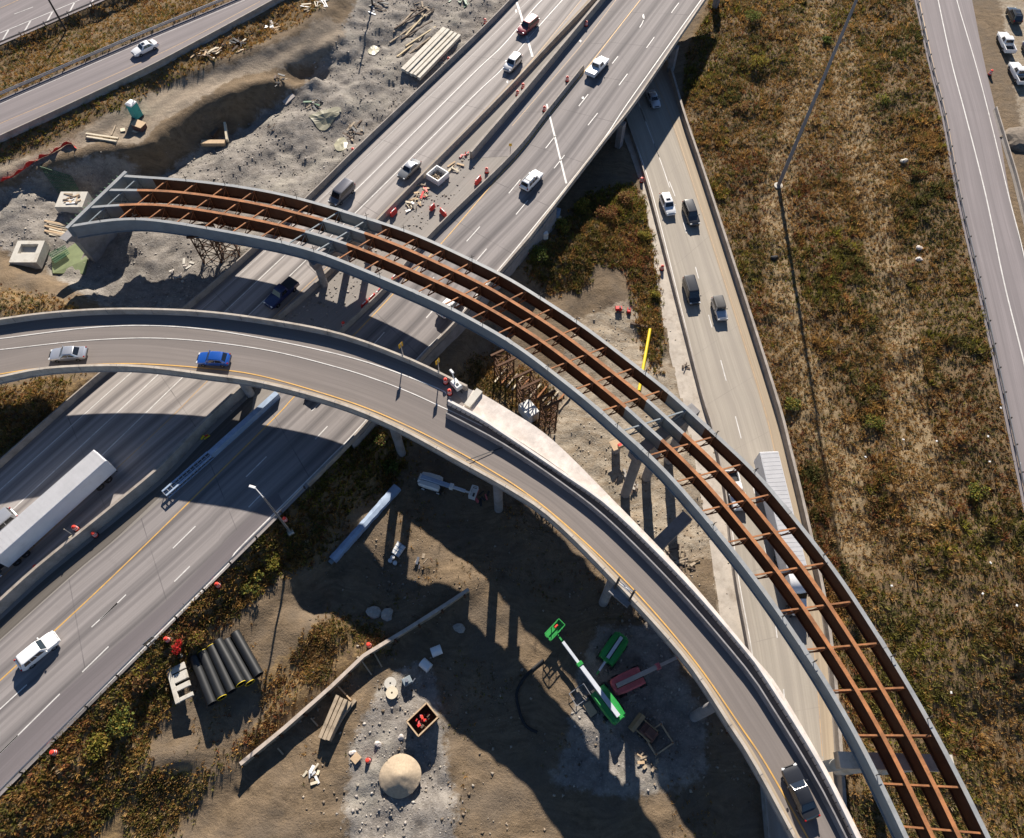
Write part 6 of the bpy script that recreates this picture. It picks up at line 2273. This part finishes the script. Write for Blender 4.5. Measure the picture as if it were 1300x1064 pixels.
# curved trench hose
P = [on(u, v, .12) for u, v in ((690, 838), (668, 858), (656, 880), (660, 905), (668, 922), (682, 930))]
R_ = resample(P, 30)
mb = MB()
for a_, b_ in zip(R_, R_[1:]):
    mb.tube(a_ - P[0], b_ - P[0], .18, n=8)
o = mb.build('black_hose', 'rubber')
o.location = P[0]
tag(o, 'thick black hose curving through the shade left of the large green lift', 'hose')
# wrapped steel beam
a_, b_ = on(423, 712), on(505, 620)
c = (a_ + b_) / 2
t = thing('wrapped_beam', 'long beam wrapped in pale blue sheet along the yard slope', 'beam', c)
mb = MB()
n = 26
secs = []
d = (b_ - a_).normalized()
s = Vector((-d.y, d.x, 0)).normalized()
for k in range(n):
    f = k / (n - 1)
    q = a_.lerp(b_, f) - c
    w = .55 + .03 * math.sin(k * 1.7) + .22 * max(0, f - .5)
    hh = .8 + .03 * math.sin(k * 2.3)
    secs.append([q - s * w, q + s * w, q + s * w * .85 + Vector((0, 0, hh)), q + Vector((0, 0, hh + .1)), q - s * w * .9 + Vector((0, 0, hh * .95))])
loft(mb, secs)
mb.build('wrapping', 'blue_wrap', t, 25)
mb = MB()
mb.bar(a_ - c - d * .5 + Vector((0, 0, .35)), a_ - c + Vector((0, 0, .35)), .5, .5)
mb.build('beam_end', 'grey_steel_paint', t)
mb = MB()
for k in range(5):
    q = a_.lerp(b_, .12 + .2 * k) - c
    mb.bar(q - s * .85 + Vector((0, 0, .06)), q + s * .85 + Vector((0, 0, .06)), .16, .14)
mb.build('sleeper', 'dark_wood', t)
# drums
for i, (u, v, u2, v2) in enumerate(((500, 704, 508, 690), (504, 707, 513, 694))):
    a_, b_ = on(u, v, .35), on(u2, v2, .35)
    c = (a_ + b_) / 2
    t = thing('steel_drum', ['pale blue drum lying in the shade, left of a touching pair', 'pale blue drum lying in the shade, right of a touching pair'][i], 'drum', c)
    mb = MB()
    mb.tube(a_ - c, b_ - c, .34, n=16)
    mb.build('shell', 'machine_white', t, 40)
    mb = MB()
    for f in (.02, .33, .66, .98):
        q = (a_ - c).lerp(b_ - c, f)
        mb.tube(q - (b_ - a_).normalized() * .03, q + (b_ - a_).normalized() * .03, .365, n=16)
    mb.build('hoop', 'blue_wrap', t, 40)
for i, (u, v) in enumerate(((496, 713), (499, 709), (502, 716))):
    p = on(u, v)
    t = thing('bucket', ['small white bucket beside the blue drums, leftmost of three', 'small white bucket beside the blue drums, the one nearest them', 'small white bucket beside the blue drums, lowest of three'][i], 'bucket', p)
    mb = MB()
    mb.lathe([(.01, 0), (.22, 0), (.27, .5), (.29, .5), (.29, .55), (.05, .56)], n=14)
    mb.build('pail', 'machine_white', t, 40)
    mb = MB()
    mb.bar((-.28, 0, .52), (0, .2, .62), .02, .02).bar((0, .2, .62), (.28, 0, .52), .02, .02)
    mb.build('handle', 'galvanised', t)
# two white tanks on their sides
for i, (u, v, u2, v2) in enumerate(((536, 848, 546, 843), (549, 829, 560, 826))):
    p, a = frame_at((u + u2) / 2, (v + v2) / 2, None, (u2 + 8, v2 - (4 if i else -14)))
    t = thing('water_tank', ['white ribbed tank in the shade, nearer the rusty skip', 'white ribbed tank in the shade, farther from the rusty skip'][i], 'tank', p, a)
    mb = MB()
    mb.tube((-.65, 0, .55), (.65, 0, .55), .58, n=18)
    mb.build('barrel', 'white_plastic', t, 40)
    mb = MB()
    for k in range(5):
        mb.tube((-.58 + k * .28, 0, .55), (-.52 + k * .28, 0, .55), .61, n=18)
    mb.build('rib', 'white_plastic', t, 40)
    mb = MB()
    mb.box((0, 0, .06), (1.2, .8, .12))
    mb.build('cradle', 'dark_wood', t)
# timber plank wall with posts
line = [(305, 970), (360, 925), (420, 872), (462, 832), (520, 797), (570, 765), (595, 748)]
top = [on(u, v) for u, v in line]
for q in top:
    q.z = -4.25
top = [at(u, v, -4.25) for u, v in line]
c = top[3].copy()
t = thing('plank_wall', 'long low retaining wall of pale planks crossing the yard', 'retaining wall', c)
P = resample([p - c for p in top], 40, False)
for k in range(4):
    mb = MB()
    z1 = -.02 - .52 * k
    mb.sweep([(-.13, z1 - .5), (.13, z1 - .5), (.13 + .01 * (k % 2), z1), (-.13, z1)], P)
    mb.build('wall_plank', 'weathered_wood', t)
mb = MB()
mb.sweep([(-.22, 0), (.22, 0), (.22, .09), (-.22, .09)], P)
mb.build('coping', 'coping_wood', t)
Nn = normals2d(P)
for k in range(2, 40, 4):
    mb = MB()
    q = P[k] - Nn[k] * .3
    mb.bar(q - Vector((0, 0, 2.3)), q - Vector((0, 0, .1)), .22, .22)
    mb.build('post', 'dark_and_shaded_rust', t)
for u, v, u2, v2 in ((460, 840, 472, 857), (475, 829, 485, 847), (428, 870, 446, 889), (395, 912, 404, 922), (353, 950, 360, 958)):
    board((u, v), (u2, v2), .16, .14, 'plywood', {460: 'timber prop leaning on the plank wall by the bend, left one', 475: 'timber prop leaning on the plank wall by the bend, right one', 428: 'timber prop between the plank wall and the lumber stack', 395: 'stick on the ground left of the lumber stack', 353: 'short stick below the lower end of the plank wall'}[u], 'timber_prop', 'prop')
# lumber stack
for k, (u, v, u2, v2) in enumerate(((409, 938, 432, 885), (414, 940, 437, 888), (419, 941, 442, 890), (424, 930, 446, 892), (428, 918, 452, 889))):
    a_, b_ = on(u, v), on(u2, v2)
    c = (a_ + b_) / 2
    hgt = (1.5, 1.5, 1.45, .95, .55)[k]
    mb = MB()
    for z0 in np.arange(.12, hgt, .3):
        mb.bar(zed(a_ - c, z0), zed(b_ - c, z0), .42, .27)
    o = mb.build('lumber_pile', 'weathered_wood')
    o.location = c
    tag(o, ['weathered lumber row of the yard stack, leftmost and highest', 'weathered lumber row second from the left of the yard stack', 'weathered lumber row in the middle of the yard stack', 'lower lumber row right of the high ones in the yard stack', 'single low lumber row at the right of the yard stack'][k], 'lumber', 'lumber stack in the yard')
# skip with red scraps
p, a = frame_at(538, 915, None, (552, 905))
t = thing('scrap_skip', 'rusty open skip filled with red scraps on the gravel', 'skip', p, a + .15)
hw_, hl, hh = 1.05, 1.5, 1.35
for cx_, cy_, sx, sy in ((0, hw_, 2 * hl, .1), (0, -hw_, 2 * hl, .1), (hl, 0, .1, 2 * hw_ - .1), (-hl, 0, .1, 2 * hw_ - .1)):
    mb = MB()
    mb.box((cx_, cy_, hh / 2 + .1), (sx, sy, hh))
    mb.build('side_wall', 'dark_and_shaded_rust', t)
    mb = MB()
    mb.box((cx_, cy_, hh + .13), (sx + .06, sy + .06, .08))
    mb.build('rim', 'plywood', t)
mb = MB()
mb.box((0, 0, .2), (2 * hl - .1, 2 * hw_ - .1, .1))
mb.build('floor', 'dark_and_shaded_rust', t)
for k in range(16):
    mb = MB()
    mb.box((random.uniform(-.9, .9), random.uniform(-.6, .6), .95 + random.uniform(-.2, .25)), (random.uniform(.2, .5), random.uniform(.15, .35), .25), random.uniform(0, 3), 0, None, .04)
    mb.build('scrap_piece', random.choice(['red_plastic', 'machine_red', 'orange_plastic', 'dark_wood']), t)
# small things on the gravel
for i, (u, v) in enumerate(((496, 868), (498, 880))):
    p = on(u, v)
    t = thing('cable_reel', ['pale flat reel on the gravel heap, upper one', 'pale flat reel on the gravel heap, lower one'][i], 'reel', p, i)
    mb = MB()
    mb.lathe([(.12, .05), (.72, .05), (.72, .13), (.3, .13), (.3, .3), (.72, .3), (.72, .38), (.12, .38), (.12, .05)], n=22)
    mb.build('reel', 'pale_wood' if i else 'cap_concrete', t, 30)
p = on(518, 866)
t = thing('pump', 'grey square pump unit on the gravel heap', 'pump', p, .5)
mb = MB()
mb.box((0, 0, .7), (1.1, .9, .9), bev=.06)
mb.build('housing', 'grey_steel_paint', t)
mb = MB()
mb.tube((0, 0, 1.15), (0, 0, 1.4), .2).bar((.4, -.5, .9), (1.0, -.2, 1.0), .1, .1)
mb.build('outlet', 'galvanised', t, 40)
for k, (u, v) in enumerate(((480, 945), (509, 936), (447, 955))):
    rock(u, v, .4, ['pale stone left of the gravel cone', 'pale stone above the gravel cone', 'flat pale stone near the lumber stack'][k], 'pale_concrete')
p = on(508, 985)
bm = bmesh.new()
bmesh.ops.create_icosphere(bm, subdivisions=5, radius=1)
for q in list(bm.verts):
    r = math.hypot(q.co.x, q.co.y)
    q.co = Vector((q.co.x * 2.3 * (1 + .06 * math.sin(2 * math.atan2(q.co.y, q.co.x) + 1)), q.co.y * 2.3, max(-.2, 1.5 * (1 - r) * (1 - .12 * math.exp(-r * 6)) + .22 * (fbm(np.array(q.co.x * 3.0), np.array(q.co.y * 3.0), 1.6, 5, 3) - .5) + 0.0) if q.co.z > -.1 else -.3))
me_ = bpy.data.meshes.new('gravel_pile')
bm.to_mesh(me_)
bm.free()
for f in me_.polygons:
    f.use_smooth = True
plain('sand_heap', (.38, .30, .21), .95, vary=.2, scale=4, bumps=.6)
me_.materials.append(MATS['sand_heap'])
o = bpy.data.objects.new('sand_pile', me_)
COL.objects.link(o)
o.location = p
tag(o, 'smooth tan sand pile at the lower edge of the gravel', 'sand pile')
heap(395, 985, 1.0, 8, 'white scraps at the lower end of the plank wall', ['white_plastic', 'pale_wood'], 1.0)
board((456, 958), (448, 967), .9, .1, 'plywood', 'brown board lying left of the sand pile')
# black pipes
P0 = [(245, 834), (256, 827), (267, 819), (277, 813), (287, 812), (299, 804)]
P1 = [(275, 895), (287, 888), (300, 881), (312, 872), (322, 870), (332, 859)]
LB = ['leftmost of the six black pipes by the guardrail', 'second black pipe from the left in the stack of six', 'third black pipe from the left in the stack of six', 'fourth black pipe from the left, next to the yellow rimmed one', 'fifth black pipe from the left with a yellow rim', 'rightmost of the six black pipes, set a little higher']
for k in range(6):
    a_, b_ = on(*P0[k]), on(*P1[k])
    c = (a_ + b_) / 2
    zc_ = c.z + .66 + (.3 if k == 3 else 0)
    ax = (b_ - a_)
    ax.z = 0
    d = ax.normalized()
    L = 6.1
    cc = zed(c, 0)
    t = thing('black_pipe', LB[k], 'pipe', zed(c, zc_), 0, 'stack of black pipes')
    mb = MB()
    mb.pipe(-d * L / 2, d * L / 2, .60, .52, 24)
    mb.build('pipe_wall', 'black_plastic', t, 40)
    for s in (-1, 1):
        mb = MB()
        mb.pipe(d * (s * L / 2 - .02), d * (s * L / 2 + .03), .607, .56, 24)
        mb.build('rim', ('yellow_plastic' if k in (1, 3, 4) and s > 0 or k in (1, 2) and s < 0 else 'rubber'), t, 40)
# white slotted skid
a_, b_ = on(216, 838), on(239, 890)
c = (a_ + b_) / 2
d = (b_ - a_)
t = thing('steel_skid', 'pale steel skid with open slots left of the black pipes', 'skid', c, math.atan2(d.y, d.x))
Ls_ = d.length
mb = MB()
mb.box((0, -.55, .75), (Ls_, .5, .3), bev=.03)
mb.build('side_beam', 'cap_concrete', t)
for k, x in enumerate((-.46, -.22, -.02, .2, .45)):
    mb = MB()
    mb.box((x * Ls_, .5, .75), ((.35, .75, 1.0, .6, .45)[k], 1.6, .28), bev=.03)
    mb.build('cross_plate', 'cap_concrete', t)
for x in (-.42, .42):
    mb = MB()
    mb.box((x * Ls_, .2, .3), (.2, 1.4, .6))
    mb.build('foot', 'dark_and_shaded_rust', t)
# a few shaded oddments below the flyover
heap(612, 632, 1.3, 8, 'dark scrap in the shade right of the white boom lift', ['trim_black', 'machine_red', 'galvanised'], 1.2)
heap(532, 712, 1.0, 5, 'thin pale sticks in the shade right of the blue drums', ['galvanised', 'weathered_wood'], 1.5)
heap(816, 775, .7, 6, 'pale broken blocks below the sign frame', ['cap_concrete', 'plywood'], .8)
t = thing('field_culvert', 'dark earth mound at the right edge below the parked white pickups', 'mound', on(1296, 178))
bm = bmesh.new()
bmesh.ops.create_icosphere(bm, subdivisions=3, radius=1)
for q in bm.verts:
    q.co = Vector((q.co.x * 3.4 * (1 + .12 * math.sin(q.co.y * 7)), q.co.y * 3.0, q.co.z * 1.3 + .12 * math.sin(q.co.x * 9)))
me_ = bpy.data.meshes.new('soil')
bm.to_mesh(me_)
bm.free()
plain('dark_soil', (.16, .13, .1), .95, vary=.4, scale=2.5, bumps=.8)
me_.materials.append(MATS['dark_soil'])
o = bpy.data.objects.new('soil', me_)
COL.objects.link(o)
o.parent = t
bpy.context.view_layer.update()
